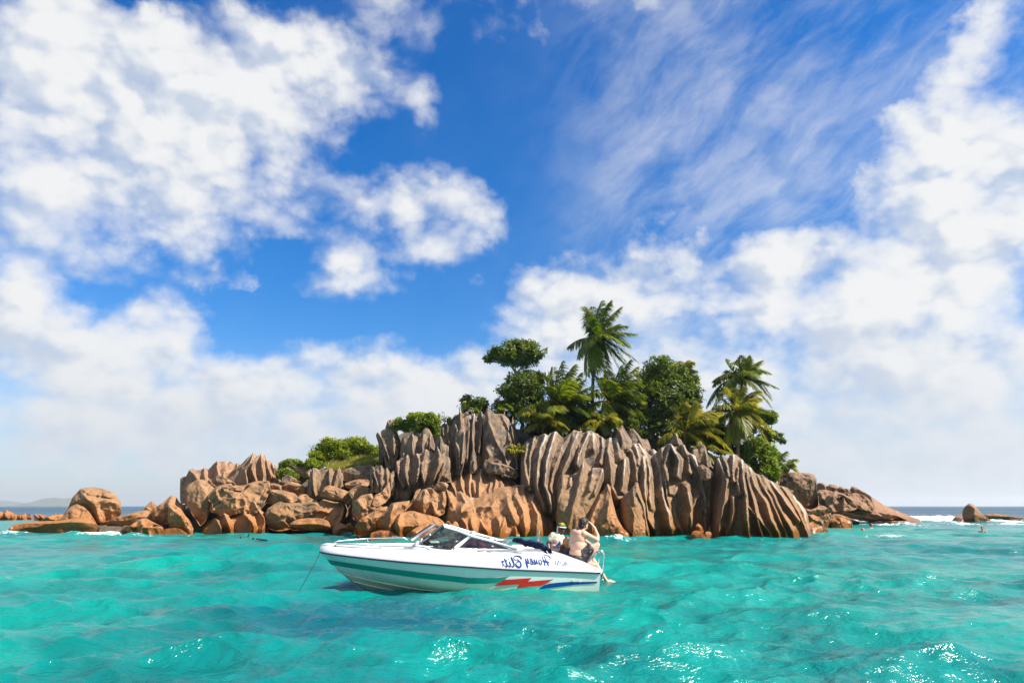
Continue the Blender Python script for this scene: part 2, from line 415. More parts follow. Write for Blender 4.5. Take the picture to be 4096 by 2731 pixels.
_c, _s = math.cos(PITCH), math.sin(PITCH)
def at_np(PX, PY, Y):
    dx = (PX - 2048) / FPX; dy = (1365.5 - PY) / FPX
    dY = _c - _s * dy; dZ = _s + _c * dy
    k = Y / dY
    return np.stack([CAM[0] + dx * k, CAM[1] + 0 * dx + Y, CAM[2] + dZ * k], -1)
def resample(pts, n, closed=False, power=1.0):
    p = np.array(pts, float)
    if closed: p = np.vstack([p, p[:1]])
    d = np.r_[0, np.cumsum(np.linalg.norm(np.diff(p, axis=0), axis=1))]
    u = np.linspace(0, d[-1], n, endpoint=not closed)
    return np.stack([np.interp(u, d, p[:, 0]), np.interp(u, d, p[:, 1])], -1)
def seg_dist(QX, QY, poly):
    best = np.full(QX.shape, 1e9); tt = np.zeros(QX.shape)
    poly = np.array(poly, float); n = len(poly) - 1
    for i in range(n):
        a, b = poly[i], poly[i + 1]; ab = b - a; L = max(ab @ ab, 1e-9)
        t = np.clip(((QX - a[0]) * ab[0] + (QY - a[1]) * ab[1]) / L, 0, 1)
        d = np.hypot(QX - a[0] - t * ab[0], QY - a[1] - t * ab[1])
        m = d < best; best = np.where(m, d, best); tt = np.where(m, (i + t) / n, tt)
    return best, tt
def smooth_ring(v, k):
    for _ in range(k): v = 0.5 * v + 0.25 * (np.roll(v, 1, 0) + np.roll(v, -1, 0))
    return v
def px_m(Y): return Y / FPX * 1.03
def extend_down(V, wet):
    if wet:
        z = V[..., 2]; V[..., 2] = np.where(z < 0.25, z - (0.25 - z) * 1.6 - 0.0, z)
    return V
def base_point(V):
    b = V[V[:, 2] <= V[:, 2].min() + 0.35]
    return np.array([V[:, 0].mean(), V[:, 1].mean(), V[:, 2].min()])
def finish_rock(name, V, faces, mat, label, crest, cat='rock', group=None):
    c = base_point(V)
    o = mesh_np(name, V - c, faces, mat, attrs={'crest': crest}, loc=c)
    tag(o, label, cat, group)
    return o

def crag(label, top, bot, Y, lean=2.0, D=1.2, ridges=(), auto=10, rw=0.62, ra=0.42, scal=10, seed=0, mat=None, thick=0.8,
         wet=False, name='fluted_outcrop', ns=None, bulge=0.0, lowfade=0.25, group=None, nz=0.12, wob=0.25):
    """a fluted granite mass: top/bot are left-to-right profiles, knife ridges run down the face with scooped hollows between"""
    rs = np.random.RandomState(seed + 100)
    W_ = max(np.ptp(np.array(top)[:, 0]), np.ptp(np.array(bot)[:, 0])); H_ = np.max(np.array(bot)[:, 1]) - np.min(np.array(top)[:, 1])
    ns = ns or int(np.clip(W_ / 2.4, 40, 300)); nt = int(np.clip(H_ / 3.2, 30, 120))
    Tp = resample(top, ns); Bp = resample(bot, ns)
    s = np.linspace(0, 1, ns)[None, :]; t = np.linspace(0, 1, nt)[:, None]
    # slight curve of the columns: bow outwards
    e = t ** 1.15
    QX = Bp[None, :, 0] * (1 - e) + Tp[None, :, 0] * e
    QY = Bp[None, :, 1] * (1 - t) + Tp[None, :, 1] * t
    pm = px_m(Y)
    wx = W_ * rw / max(auto, 1) if auto else W_ * 0.08
    rl = [(np.array(r, float), wx * rs.uniform(0.60, 1.30), rs.uniform(0.75, 1.2)) for r in ridges]
    if auto:
        for k in range(auto):
            sk = (k + 0.5 + (rs.rand() - 0.5) * 0.75) / auto
            t1 = 1.0 if rs.rand() < 0.72 else 0.55 + 0.35 * rs.rand(); t0 = -0.02 if rs.rand() < 0.65 else 0.35 * rs.rand()
            tt = np.linspace(t1, t0, 6); ph = rs.rand() * 6
            sw = np.clip(sk + wob / auto * np.sin(tt * 4 + ph), 0.01, 0.99)
            pts = [(np.interp(a, s[0], Bp[:, 0]) * (1 - max(b, 0) ** 1.15) + np.interp(a, s[0], Tp[:, 0]) * max(b, 0) ** 1.15,
                    np.interp(a, s[0], Bp[:, 1]) * (1 - b) + np.interp(a, s[0], Tp[:, 1]) * b) for a, b in zip(sw, tt)]
            rl.append((np.array(pts), wx * (0.75 + 0.6 * rs.rand()), 0.55 + 0.6 * rs.rand()))
    wobx = 5.0 * vnoise(np.stack([QX * 0.012, QY * 0.012, QX * 0 + seed], -1)) + 2.0 * vnoise(np.stack([QX * 0.05, QY * 0.05, QX * 0 + seed + 3.3], -1))
    b = np.zeros_like(QX)
    for poly, w, a in rl:
        d, tt = seg_dist(QX + wobx, QY, poly)
        x = np.clip(1 - d / w, 0, 1)
        b = np.maximum(b, a * (0.88 * x ** 2.4 + 0.12 * smooth01(x)) * (0.92 + 0.14 * vnoise(np.stack([QX * 0.02, QY * 0.02, QX * 0 + a * 50], -1))))
    # scoops cut the crest line
    cut = (1 - np.clip(b[-1], 0, 1)) * scal
    QY = QY + cut[None, :] * smooth01((t - 0.55) / 0.45)
    A = min(ra * wx * 6.4 * pm, 1.9)                              # ridge height in metres
    fade = lowfade + (1 - lowfade) * smooth01(t / 0.3)
    end = 1 - np.sqrt(np.clip(1 - np.abs(2 * s - 1) ** 2.6, 0, 1))
    dep = Y + lean * (t ** 1.5) + D * 0.35 * t ** 5 + D * end - bulge * np.sin(np.pi * t) - A * b * (fade * (1 - 0.35 * t ** 3))
    P = at_np(QX, QY, dep)
    rg = 1 - np.abs(fbm(P * [1.6, 1.6, 0.7] + seed * 3, 3)); dep = dep + nz * fbm(P * 0.9 + seed, 4) + 0.035 * fbm(P * 4.0, 3) - 0.045 * np.clip(rg, 0, 1) ** 6
    jx = 6 * pm * 10 * 0.1
    P = at_np(QX, QY, dep)
    rows = [P]
    top_p = P[-1]
    back = np.linspace(0, 1, 9)[1:]
    th = thick * (0.5 + 0.5 * (1 - end[0]))
    zb = P[0, :, 2] - 0.3
    for q in back:
        yy = top_p[:, 1] + th * (1 - (1 - q) ** 2.5) + q * 0.8
        zz = top_p[:, 2] - 0.06 * min(q * 8, 1) - (top_p[:, 2] - zb) * q ** 2.2
        r = np.stack([top_p[:, 0], yy + 0.06 * fbm(np.stack([top_p[:, 0], yy, zz], -1) * 1.4, 2), zz], -1)
        rows.append(r[None])
    V = np.concatenate(rows, 0); V = extend_down(V, wet)
    nr, nc = V.shape[:2]
    cr = np.zeros((nr, nc)); cr[:nt] = np.clip(b / 1.05, 0, 1) ** 2.0 * (0.45 + 0.55 * t) + 0.30 * smooth01((t - 0.86) / 0.14)
    cr[nt:] = 0.25
    return finish_rock(name, V.reshape(-1, 3), grid_faces(nr, nc), mat or M_GR, label, cr.ravel(), 'rock', group)

def boulder(label, outline, Y, D=1.0, e=0.60, ridges=(), rw=26, ra=0.3, seed=0, mat=None, facets=4, nz=0.12, wet=False, name='boulder',
            sm=1, n=None, cracks=(), group=None, tilt=None, cat='rock'):
    """a solid stone from its outline: rounded towards front and back, with optional flat facets, knife ridges and cracks"""
    rs = np.random.RandomState(seed + 500)
    ol = np.array(outline, float)
    per = np.sum(np.linalg.norm(ol - np.roll(ol, 1, 0), axis=1))
    n = n or int(np.clip(per / 4.5, 48, 170)); m = int(np.clip(n // 2, 26, 70))
    ol = ol.mean(0) + (ol - ol.mean(0)) * 1.05
    ring = smooth_ring(resample(ol, n, True), sm)
    c = 0.5 * (ring.min(0) + ring.max(0)) * 0.5 + ring.mean(0) * 0.5
    h_ = m // 2 + 1; r_ = 1 - (1 - np.linspace(0, 1, h_)) ** 1.7
    c_ = np.clip(1 - r_ ** (2 / e), 0, 1) ** (e / 2)
    sn = np.r_[r_, r_[-2::-1]][:, None]; cs = np.r_[c_, -c_[-2::-1]][:, None]; m = len(sn)
    QX = c[0] + (ring[None, :, 0] - c[0]) * sn; QY = c[1] + (ring[None, :, 1] - c[1]) * sn
    dep = Y - D * cs + 0 * QX
    hgt = np.ptp(ring[:, 1]); wid = np.ptp(ring[:, 0]); pm = px_m(Y)
    front = cs > 0
    # lean: upper part further back
    if tilt is None: tilt = 0.75 * hgt * pm
    dep = dep + tilt * (c[1] - QY) / max(hgt, 1)
    for k in range(facets):
        th = rs.rand() * 6.283; off = rs.uniform(0.45, 0.8)
        gx, gy = math.cos(th) * rs.uniform(0.5, 1.3), math.sin(th) * rs.uniform(0.5, 1.3)
        pl = Y - D * off + D * (gx * (QX - c[0]) / max(wid, 1) + gy * (QY - c[1]) / max(hgt, 1)) * 1.2
        k_ = 0.06 * D
        dep = np.where(front, k_ * np.logaddexp(dep / k_, pl / k_) if D < 0 else np.maximum(dep, pl) + 0.0, dep)
    wobx = 4.0 * vnoise(np.stack([QX * 0.02, QY * 0.02, QX * 0 + seed], -1))
    b = np.zeros_like(QX)
    for r in ridges:
        d, tt = seg_dist(QX + wobx, QY + wobx * 0.5, r)
        x = np.clip(1 - d / rw, 0, 1); b = np.maximum(b, 0.75 * x ** 1.6 + 0.25 * smooth01(x))
    dep = dep - ra * b * np.clip(cs * 2 + 0.6, 0, 1)
    for r in cracks:
        d, tt = seg_dist(QX + wobx * 1.5, QY + wobx, r)
        dep = dep + 0.22 * np.exp(-(d / 3.5) ** 2) * (cs > 0)
    P = at_np(QX, QY, dep)
    sc = max(hgt, wid) * pm
    nv = nz * min(1.0, sc / 3) 
    f0 = 1.4 / max(0.6, sc * 0.5)
    rg = np.clip(1 - np.abs(fbm(P * f0 * 1.1 + seed * 3, 3)), 0, 1); dep = dep + nv * 2.2 * fbm(P * f0 + seed * 1.7, 4) + 0.03 * fbm(P * 4.5, 3) - (0.06 + nv) * rg ** 7 * 0.5
    QX = QX + nv / pm * 0.5 * vnoise(P * f0 * 1.5 + 9 + seed); QY = QY + nv / pm * 0.5 * vnoise(P * f0 * 1.5 + 31 + seed)
    V = at_np(QX, QY, dep); V = extend_down(V, wet)
    cr = np.clip(b, 0, 1) * 0.5 + 0.35 * np.clip((c[1] - QY) / max(hgt, 1) * 2 - 0.35, 0, 1)
    return finish_rock(name, V.reshape(-1, 3), grid_faces(m, n, True), mat or M_OR, label, cr.ravel(), cat, group)

# ---- right-hand cliffs (frame c5 / c4)
big_top = F(c4, [(1604,560),(1606,440),(1640,395),(1700,345),(1745,330),(1790,322),(1830,312),(1860,330),(1885,302),(1940,290),(1975,318),(2010,345),(2050,322),(2085,300),(2105,268),(2150,290),(2185,272)]) + \
          F(c5, [(60,182),(100,175),(150,153),(185,185),(215,190),(250,225),(290,245),(330,228),(390,236),(440,255),(470,262),(520,300),(560,290),(600,283),(640,320),(690,345),(740,342),(790,385),(840,440),(880,500),(930,560),(965,660),(1000,745),(1050,850),(1100,970),(1140,1080),(1152,1165)])
big_bot = F(c4, [(1600,1000),(1680,1150),(1830,1260),(1960,1300)]) + F(c5, [(40,1120),(200,1168),(500,1172),(800,1172),(1000,1176),(1152,1176)])
crag('broadest fluted granite dome behind the seated men, knife ridges running to the water', big_top, big_bot, 40.6, lean=3.6, D=2.4, auto=0, rw=0.5,
     ridges=[F(c4, r) for r in ([(1660,400),(1640,600),(1690,800)], [(1740,335),(1690,520),(1700,850)], [(1850,320),(1800,450),(1770,650),(1750,800),(1830,1050)], [(1940,300),(1900,420),(1860,560),(1830,800),(1900,1050)], [(2090,310),(2000,430),(1930,600),(1880,820),(1950,1100)], [(2150,290),(2090,430),(2010,640),(1950,950)])] +
            [F(c5, r) for r in ([(120,190),(60,330),(20,480)], [(170,190),(175,330)], [(255,225),(265,330),(235,470)], [(330,235),(310,360),(340,520),(345,700),(400,800)], [(400,250),(420,420)], [(470,265),(540,380),(570,520),(575,640)], [(470,440),(455,640),(440,740)],
              [(560,295),(600,420),(590,480)], [(600,290),(670,420),(690,520),(690,640),(720,900)], [(740,345),(790,480),(815,650),(830,780),(890,960),(920,1165)], [(800,410),(900,560),(960,680)], [(870,520),(930,650),(930,800),(950,950),(1030,1170)], [(960,650),(1040,830),(1140,1090)], [(640,420),(650,700),(700,1000),(790,1165)])],
     scal=6, seed=1, wet=True, ra=0.34, bulge=0.5)
crag('widest fanned granite buttress on the right, its ridges spreading down to the sea', F(c5, [(1262,1165),(1290,800),(1310,560),(1330,440),(1355,410),(1390,385),(1420,412),(1465,405),(1480,390),(1520,388),(1545,410),(1575,432),(1600,470),(1650,505),(1690,555),(1720,572),(1765,575),(1800,605),(1850,640),(1900,662),(1950,690),(2000,692),(2030,730),(2060,772),(2085,820),(2120,842),(2170,905),(2190,960),(2205,1040),(2225,1160)]),
     F(c5, [(1262,1176),(1400,1180),(1700,1184),(2000,1182),(2228,1172)]), 39.2, lean=2.6, D=1.8, auto=0, rw=0.5,
     ridges=[F(c5, r) for r in ([(1345,430),(1400,540),(1430,640),(1405,850),(1360,1020),(1355,1180)], [(1395,400),(1445,520),(1450,590)], [(1500,395),(1490,520),(1500,640)], [(1485,800),(1490,920),(1470,1040),(1430,1180)], [(1540,520),(1530,640),(1560,760)], [(1575,450),(1590,640),(1610,830),(1620,960),(1650,1180)],
        [(1610,480),(1640,680),(1690,880),(1720,1000),(1775,1185)], [(1650,520),(1700,690),(1790,850),(1850,1010),(1940,1180)], [(1620,880),(1740,1000),(1870,1180)], [(1725,580),(1820,790),(1900,950),(2010,1180)], [(1770,580),(1830,700),(1910,880),(2075,1160)], [(1855,650),(1980,830),(2050,930),(2110,1010)], [(1960,690),(2080,880),(2150,1030),(2205,1160)], [(2070,790),(2160,930),(2225,1140)])],
     scal=5, seed=2, wet=True, ra=0.42, lowfade=0.7, bulge=0.25)
crag('dark fluted granite mass wedged between the broad dome and the fanned buttress', F(c5, [(700,420),(790,340),(830,315),(860,290),(900,288),(925,312),(960,312),(1000,292),(1030,300),(1055,350),(1090,385),(1135,402),(1150,470),(1170,530),(1205,640),(1230,760),(1255,900),(1258,1050),(1250,1160)]),
     F(c5, [(800,1165),(950,1170),(1100,1170),(1254,1170)]), 41.0, lean=1.8, D=1.2, auto=3, rw=0.5,
     ridges=[F(c5, r) for r in ([(815,330),(850,560),(900,760)], [(900,292),(950,380),(975,440),(960,600)], [(1015,292),(1045,380)], [(1090,390),(1150,500),(1190,620),(1240,800),(1258,1000),(1250,1160)], [(1060,420),(1070,560)], [(1040,700),(1080,900),(1085,1170)])], scal=5, seed=3, wet=True, ra=0.4)
crag('twin-spired pale buttress leaning on the front of the broad dome', F(c4, [(1935,1010),(1945,900),(1955,760),(1975,705),(2020,690),(2080,700),(2130,690),(2160,630),(2195,565),(2215,610),(2238,665),(2262,655),(2290,632),(2330,626)]) + F(c5, [(262,518),(272,560),(270,625),(245,690),(200,750),(165,800),(135,860),(110,940)]),
     F(c4, [(1935,1130),(1960,1200),(2040,1300),(2120,1300),(2200,1300),(2290,1240)]), 38.6, lean=1.6, D=1.0, auto=0, rw=0.5,
     ridges=[F(c4, r) for r in ([(2000,700),(1990,850),(1950,1000)], [(2195,575),(2200,700),(2160,800),(2100,1000),(2060,1200)], [(2080,720),(2060,800)], [(2290,640),(2270,760),(2250,850)])] + [F(c5, [(262,525),(225,640),(175,770)])], scal=3, seed=4, wet=True, ra=0.35, bulge=0.5, name='granite_buttress')
crag('short pointed rock with a scooped top at the waterline behind the men', F(c5, [(60,1120),(95,990),(150,860),(200,790),(230,765),(270,720),(308,664),(335,690),(340,765),(360,850),(395,970),(440,1045),(500,1075),(545,1110),(555,1155)]),
     F(c5, [(60,1174),(200,1178),(400,1176),(555,1170)]), 37.8, lean=1.2, D=0.9, auto=0, rw=0.55, ridges=[F(c5, r) for r in ([(308,668),(330,760),(310,850),(300,1000)], [(235,770),(180,900),(150,1000),(170,1170)], [(395,960),(430,1060),(380,1170)])],
     scal=2, seed=5, wet=True, ra=0.3, bulge=0.3, name='granite_spire', mat=M_OR)
crag('slender pointed rock right of the seated men, standing before the broad dome', F(c5, [(420,1010),(440,880),(440,800),(470,760),(510,735),(545,690),(565,650),(592,645),(602,690),(620,750),(640,820),(662,860),(672,930),(683,1000),(697,1090),(706,1150)]),
     F(c5, [(470,1080),(540,1140),(600,1165),(706,1165)]), 38.1, lean=1.0, D=0.8, auto=0, rw=0.5, ridges=[F(c5, r) for r in ([(580,650),(590,760),(640,860),(665,1000),(690,1160)], [(510,740),(520,850),(560,980),(540,1140)], [(545,700),(560,860)])], scal=2, seed=6, wet=True, ra=0.35, name='granite_spire', mat=M_GR)
boulder('squat orange foot boulder at the waterline beneath the broad dome', F(c5, [(1092,1180),(1090,1140),(1120,1110),(1170,1112),(1220,1140),(1245,1165),(1240,1190)]), 38.6, 0.5, seed=21, wet=True, nz=0.05)
boulder('upright egg-shaped orange boulder beside the dark cleft at the waterline', F(c5, [(1140,1120),(1136,1060),(1160,1040),(1190,1070),(1215,1115),(1200,1150)]), 39.2, 0.4, seed=22, wet=True, nz=0.05)
boulder('small glistening boulder lapped by water left of the fanned buttress', F(c5, [(1212,1180),(1215,1130),(1245,1115),(1285,1125),(1305,1165),(1300,1188)]), 39.0, 0.4, seed=23, wet=True, nz=0.05)
crag('sharp grey spire behind the crest of the broad dome, left of a second peak', F(c5, [(360,330),(365,230),(385,205),(410,150),(440,110),(462,140),(490,185),(520,235),(545,285),(550,330)]), F(c5, [(360,380),(550,400)]), 43.6, lean=0.6, D=0.8, auto=3, seed=7, ra=0.3, name='granite_spire', scal=2)
crag('rounded grey peak sloping right behind the broad dome, beneath the big leafy tree', F(c5, [(485,320),(492,190),(515,150),(545,138),(570,170),(600,205),(625,240),(655,245),(680,240),(698,275),(715,330)]), F(c5, [(485,380),(715,400)]), 44.2, lean=0.6, D=0.8, auto=3, seed=8, ra=0.3, name='granite_spire', scal=2)
crag('small forked grey spire rising behind the dark wedged mass', F(c5, [(880,330),(890,265),(920,240),(925,200),(942,183),(960,205),(975,235),(995,245),(1012,275),(1030,330)]), F(c5, [(880,390),(1030,390)]), 43.4, lean=0.4, D=0.6, auto=3, seed=9, ra=0.3, name='granite_spire', scal=2)
crag('leaning grey fin with a rounded tip behind the fanned buttress', F(c5, [(1100,420),(1110,345),(1140,335),(1165,330),(1180,295),(1205,288),(1228,320),(1240,370),(1265,430),(1285,490),(1312,520)]), F(c5, [(1100,520),(1312,560)]), 42.4, lean=0.4, D=0.7, auto=3, seed=10, ra=0.3, name='granite_spire', scal=2)
boulder('angular brown block lodged between the dark mass and the fanned buttress', F(c5, [(1165,500),(1200,490),(1250,520),(1305,570),(1290,610),(1230,640),(1190,620)]), 41.6, 0.8, facets=4, seed=24, mat=M_GR)

# ---- middle cliffs (frame c4)
crag('tall bundle of grey stone blades crowning the islet left of the palms', F(c4, [(855,330),(862,215),(885,190),(905,205),(925,185),(945,195),(962,150),(985,115),(1003,108),(1020,120),(1032,82),(1050,88),(1065,115),(1078,95),(1098,80),(1118,100),(1126,165),(1140,160),(1158,125),(1175,122),(1192,150),(1205,110),(1222,86),(1238,100),(1250,140),(1262,200)]),
     F(c4, [(880,720),(1000,720),(1130,700),(1265,690)]), 45.2, lean=1.6, D=1.2, auto=9, rw=0.7, ra=0.55, seed=11, scal=10, wob=0.35)
crag('tallest smooth grey slab with a knobbed top at the head of the islet', F(c4, [(1238,330),(1244,200),(1255,130),(1270,105),(1288,70),(1308,64),(1325,85),(1335,118),(1380,122),(1420,120),(1455,132),(1490,165),(1506,200),(1520,215),(1532,140),(1548,190),(1562,265),(1580,330),(1600,420),(1612,520)]),
     F(c4, [(1238,690),(1330,700),(1450,700),(1620,720)]), 44.6, lean=1.4, D=1.3, auto=0, rw=0.5,
     ridges=[F(c4, r) for r in ([(1256,140),(1250,300),(1256,430),(1262,600)], [(1300,80),(1305,200),(1345,300),(1390,420),(1440,520),(1465,610)], [(1440,140),(1490,260),(1500,380)], [(1510,215),(1545,380),(1560,560)], [(1290,470),(1310,520),(1290,600)])], scal=3, seed=12, ra=0.3)
crag('upright pillar split by a cross joint in front of the grey blades', F(c4, [(985,420),(992,310),(1015,280),(1035,248),(1058,243),(1076,252),(1080,330),(1084,380),(1092,440),(1085,540)]), F(c4, [(1000,705),(1030,712),(1062,690)]), 43.6, lean=0.5, D=0.5, auto=3, seed=13, ra=0.35, name='granite_pillar', scal=3)
crag('slim brown fin beneath the tallest slab', F(c4, [(1128,600),(1138,510),(1150,462),(1168,455),(1182,500),(1190,570),(1192,630)]), F(c4, [(1120,680),(1192,690)]), 43.4, lean=0.3, D=0.35, auto=2, seed=14, ra=0.3, name='granite_pillar', scal=2)
crag('flat-topped fluted stone tower at the left end of the islet crest', F(c4, [(300,480),(270,400),(242,310),(250,292),(270,292),(285,325),(292,275),(312,255),(345,250),(375,258),(405,252),(430,262),(450,300),(466,340),(470,430),(470,540)]),
     F(c4, [(340,640),(370,645),(400,640),(440,600)]), 45.8, lean=0.5, D=0.9, auto=6, rw=0.7, ra=0.5, seed=15, scal=8, name='granite_tower')
crag('pair of pale stubby spires half hidden in creeper above the flat-topped tower', F(c4, [(325,300),(335,235),(355,185),(372,172),(388,178),(405,168),(425,180),(435,240),(440,300)]), F(c4, [(325,380),(440,380)]), 47.0, lean=0.4, D=0.6, auto=4, seed=16, ra=0.4, name='granite_spire', scal=5)
crag('row of pale stone teeth below the creeper at the top of the islet', F(c4, [(465,540),(472,430),(485,350),(498,325),(520,330),(545,308),(565,320),(582,296),(600,322),(618,310),(640,330),(655,295),(672,290),(690,245),(708,226),(730,235),(755,262),(775,320),(790,365),(805,440),(830,460)]),
     F(c4, [(465,620),(830,600)]), 44.6, lean=1.0, D=0.9, auto=8, rw=0.7, ra=0.5, seed=17, scal=9)
crag('organ-pipe columns of brown granite in the middle of the left slope', F(c4, [(408,930),(412,800),(425,690),(432,570),(460,540),(480,515),(520,520),(545,498),(575,520),(600,482),(622,500),(650,485),(680,470),(700,480),(720,440),(745,460),(765,450),(788,470),(800,455),(822,432),(850,430),(882,445),(895,400),(915,388),(930,440),(945,500),(958,600),(972,700),(965,765)]),
     F(c4, [(415,945),(470,955),(520,950),(600,870),(700,835),(760,825),(860,770),(965,775)]), 42.6, lean=1.3, D=1.1, auto=10, rw=0.75, ra=0.6, seed=18, scal=10, wob=0.3, nz=0.15)
crag('cluster of thin pale spires just right of the stone teeth', F(c4, [(795,470),(805,370),(825,345),(850,318),(868,350),(885,395),(905,400),(925,430),(940,520)]), F(c4, [(795,560),(940,600)]), 43.8, lean=0.4, D=0.6, auto=5, seed=19, ra=0.45, name='granite_spire', scal=7)
crag('small grey fluted group at the left foot of the organ-pipe columns', F(c4, [(188,760),(192,650),(205,612),(222,605),(238,645),(255,610),(275,598),(300,602),(322,640),(345,625),(365,640),(380,690),(400,650),(425,640),(440,720)]), F(c4, [(200,860),(300,880),(420,900)]), 42.4, lean=0.7, D=0.7, auto=7, rw=0.7, ra=0.5, seed=20, scal=7)
# low mounds in front
crag('scalloped low crest of tan rock above the broad mound behind the boat', F(c4, [(805,800),(830,770),(880,785),(920,760),(960,735),(1000,705),(1045,688),(1075,700),(1100,675),(1150,662),(1185,648),(1215,655),(1245,640),(1275,662),(1300,690),(1335,668),(1385,664),(1420,700),(1470,705),(1520,735),(1560,762),(1585,800),(1640,830)]),
     F(c4, [(850,960),(1000,980),(1300,980),(1640,960)]), 41.6, lean=2.2, D=1.0, auto=13, rw=0.65, ra=0.42, seed=31, scal=6, mat=M_OR)
crag('broad tan mound with rounded flutes directly behind the boat windscreen', F(c4, [(860,1180),(880,1000),(895,870),(905,832),(930,850),(980,862),(1050,852),(1110,880),(1150,915),(1200,880),(1260,848),(1330,835),(1400,812),(1500,802),(1580,792),(1640,790),(1690,815),(1740,845),(1800,862),(1840,882),(1850,945),(1880,1000),(1912,1050),(1940,1110),(1962,1180),(1978,1260),(1975,1310)]),
     F(c4, [(860,1300),(1000,1320),(1300,1330),(1600,1330),(1800,1325),(1975,1320)]), 38.9, lean=2.6, D=1.5, auto=0, rw=0.5,
     ridges=[F(c4, r) for r in ([(905,840),(950,960),(900,1100)], [(1050,860),(1100,960)], [(1150,920),(1060,1000),(1050,1060),(1200,1000),(1330,1000),(1360,960)], [(1580,800),(1560,900),(1640,1050),(1650,1200),(1640,1310)], [(1740,850),(1720,960),(1770,1080),(1740,1310)], [(1840,890),(1850,980),(1890,1080),(1930,1200),(1960,1310)], [(1640,800),(1640,950)], [(1480,880),(1500,1000),(1560,1150)])], scal=3, seed=32, wet=True, ra=0.26, mat=M_OR, bulge=0.6, nz=0.2)
crag('knobbly orange apron of rock at the waterline behind the windscreen', F(c4, [(1015,1270),(1020,1140),(1045,1080),(1080,1050),(1130,1050),(1180,1065),(1215,1100),(1250,1130),(1290,1090),(1330,1110),(1370,1055),(1420,1040),(1460,1055),(1482,1090),(1510,1070),(1540,1110),(1575,1160),(1610,1220),(1650,1290)]),
     F(c4, [(1015,1325),(1300,1330),(1655,1325)]), 38.2, lean=0.9, D=0.8, auto=8, rw=0.7, ra=0.32, seed=33, wet=True, scal=4, mat=M_OR, bulge=0.3, name='orange_rock')
boulder('rounded orange boulder with a smooth domed top left of the windscreen', F(c4, [(432,1200),(436,1120),(470,1070),(530,1052),(600,1050),(680,1072),(750,1085),(820,1100),(870,1140),(885,1200),(800,1280),(600,1310),(470,1290)]), 38.5, 0.9, seed=34, wet=True, ridges=[F(c4, [(480,1065),(460,1160),(480,1280)])], rw=20, ra=0.25, nz=0.08)
boulder('sloping orange boulder with a wide smooth back above the bow rail', F(c4, [(35,1210),(90,1130),(180,1070),(300,1005),(350,1000),(330,1080),(260,1150),(230,1250),(60,1250)]), 39.3, 0.9, seed=35, wet=True, nz=0.08)
boulder('ridge-backed orange boulder between the sloping one and the domed one', F(c4, [(235,1250),(250,1140),(330,1060),(400,975),(480,960),(560,950),(540,1020),(470,1090),(440,1150),(440,1260),(330,1280)]), 38.9, 0.8, seed=36, wet=True, ridges=[F(c4, [(410,985),(380,1060),(360,1170),(370,1260)])], rw=24, ra=0.4, nz=0.08)
boulder('thumb-shaped tan rock standing above the domed orange boulder', F(c4, [(595,1040),(605,960),(640,885),(680,845),(712,838),(745,880),(772,930),(775,1020),(765,1090),(690,1110),(600,1070)]), 40.4, 0.7, seed=37, ridges=[F(c4, [(715,845),(690,920),(690,1080)])], rw=26, ra=0.35, nz=0.07)
boulder('tan rock with a split crest right of the thumb-shaped rock', F(c4, [(715,840),(760,825),(800,860),(850,870),(880,850),(898,905),(900,990),(880,1060),(820,1090),(780,1090),(775,960)]), 40.8, 0.8, seed=38, ridges=[F(c4, [(790,850),(770,960),(800,1060)]), F(c4, [(875,870),(870,980)])], rw=24, ra=0.35)
boulder('long brown flank of rock sloping down beside the thumb-shaped rock', F(c4, [(480,1060),(540,1000),(590,930),(620,850),(665,835),(640,900),(600,1000),(600,1060),(540,1080)]), 40.7, 0.7, seed=39)
boulder('small orange cobble-like rock lapped by the sea behind the bow rail', F(c4, [(190,1290),(200,1250),(280,1225),(370,1230),(430,1260),(500,1262),(560,1300),(360,1320)]), 37.9, 0.5, seed=40, wet=True, nz=0.05)
boulder('orange rock shelf at the foot of the domed boulder beside the windscreen', F(c4, [(500,1300),(560,1240),(640,1190),(720,1175),(800,1190),(830,1240),(800,1310),(600,1325)]), 37.8, 0.6, seed=41, wet=True, nz=0.06)
boulder('low pair of orange lumps just above the top of the windscreen', F(c4, [(880,1220),(905,1150),(930,1135),(960,1170),(985,1135),(1010,1150),(1030,1220),(1000,1290),(900,1290)]), 37.8, 0.5, seed=42, wet=True)
boulder('dark angular block below the tallest slab, above the scalloped crest', F(c4, [(1255,620),(1275,560),(1330,590),(1420,590),(1500,620),(1570,680),(1560,740),(1420,700),(1300,680)]), 43.0, 0.8, facets=3, seed=43, mat=M_GR)
boulder('mottled slab lying below the scalloped crest on its left end', F(c4, [(780,830),(830,770),(900,775),(925,800),(900,850),(850,870),(800,850)]), 41.0, 0.6, facets=3, seed=44)

# ---- left group (frame c8)
crag('twin-peaked fluted boulder, the highest rock of the left group', F(c8, [(640,470),(655,400),(720,345),(780,300),(830,265),(880,212),(915,185),(950,155),(972,170),(992,188),(1015,178),(1042,158),(1065,185),(1092,212),(1125,245),(1152,262),(1190,312),(1200,400),(1225,440),(1242,480),(1235,540)]),
     F(c8, [(650,520),(800,560),(1000,590),(1235,590)]), 47.5, lean=1.6, D=1.2, auto=0, rw=0.5,
     ridges=[F(c8, r) for r in ([(945,165),(870,260),(760,340)], [(960,165),(930,260),(860,330),(870,430),(890,520)], [(1040,165),(960,260),(930,330),(960,420),(975,500)], [(1042,165),(1040,300),(1050,400),(1040,500)], [(1092,220),(1100,330),(1130,420)], [(1150,270),(1170,380),(1190,520)], [(850,330),(880,480)])], scal=3, seed=51, ra=0.42, mat=M_OR, name='fluted_boulder')
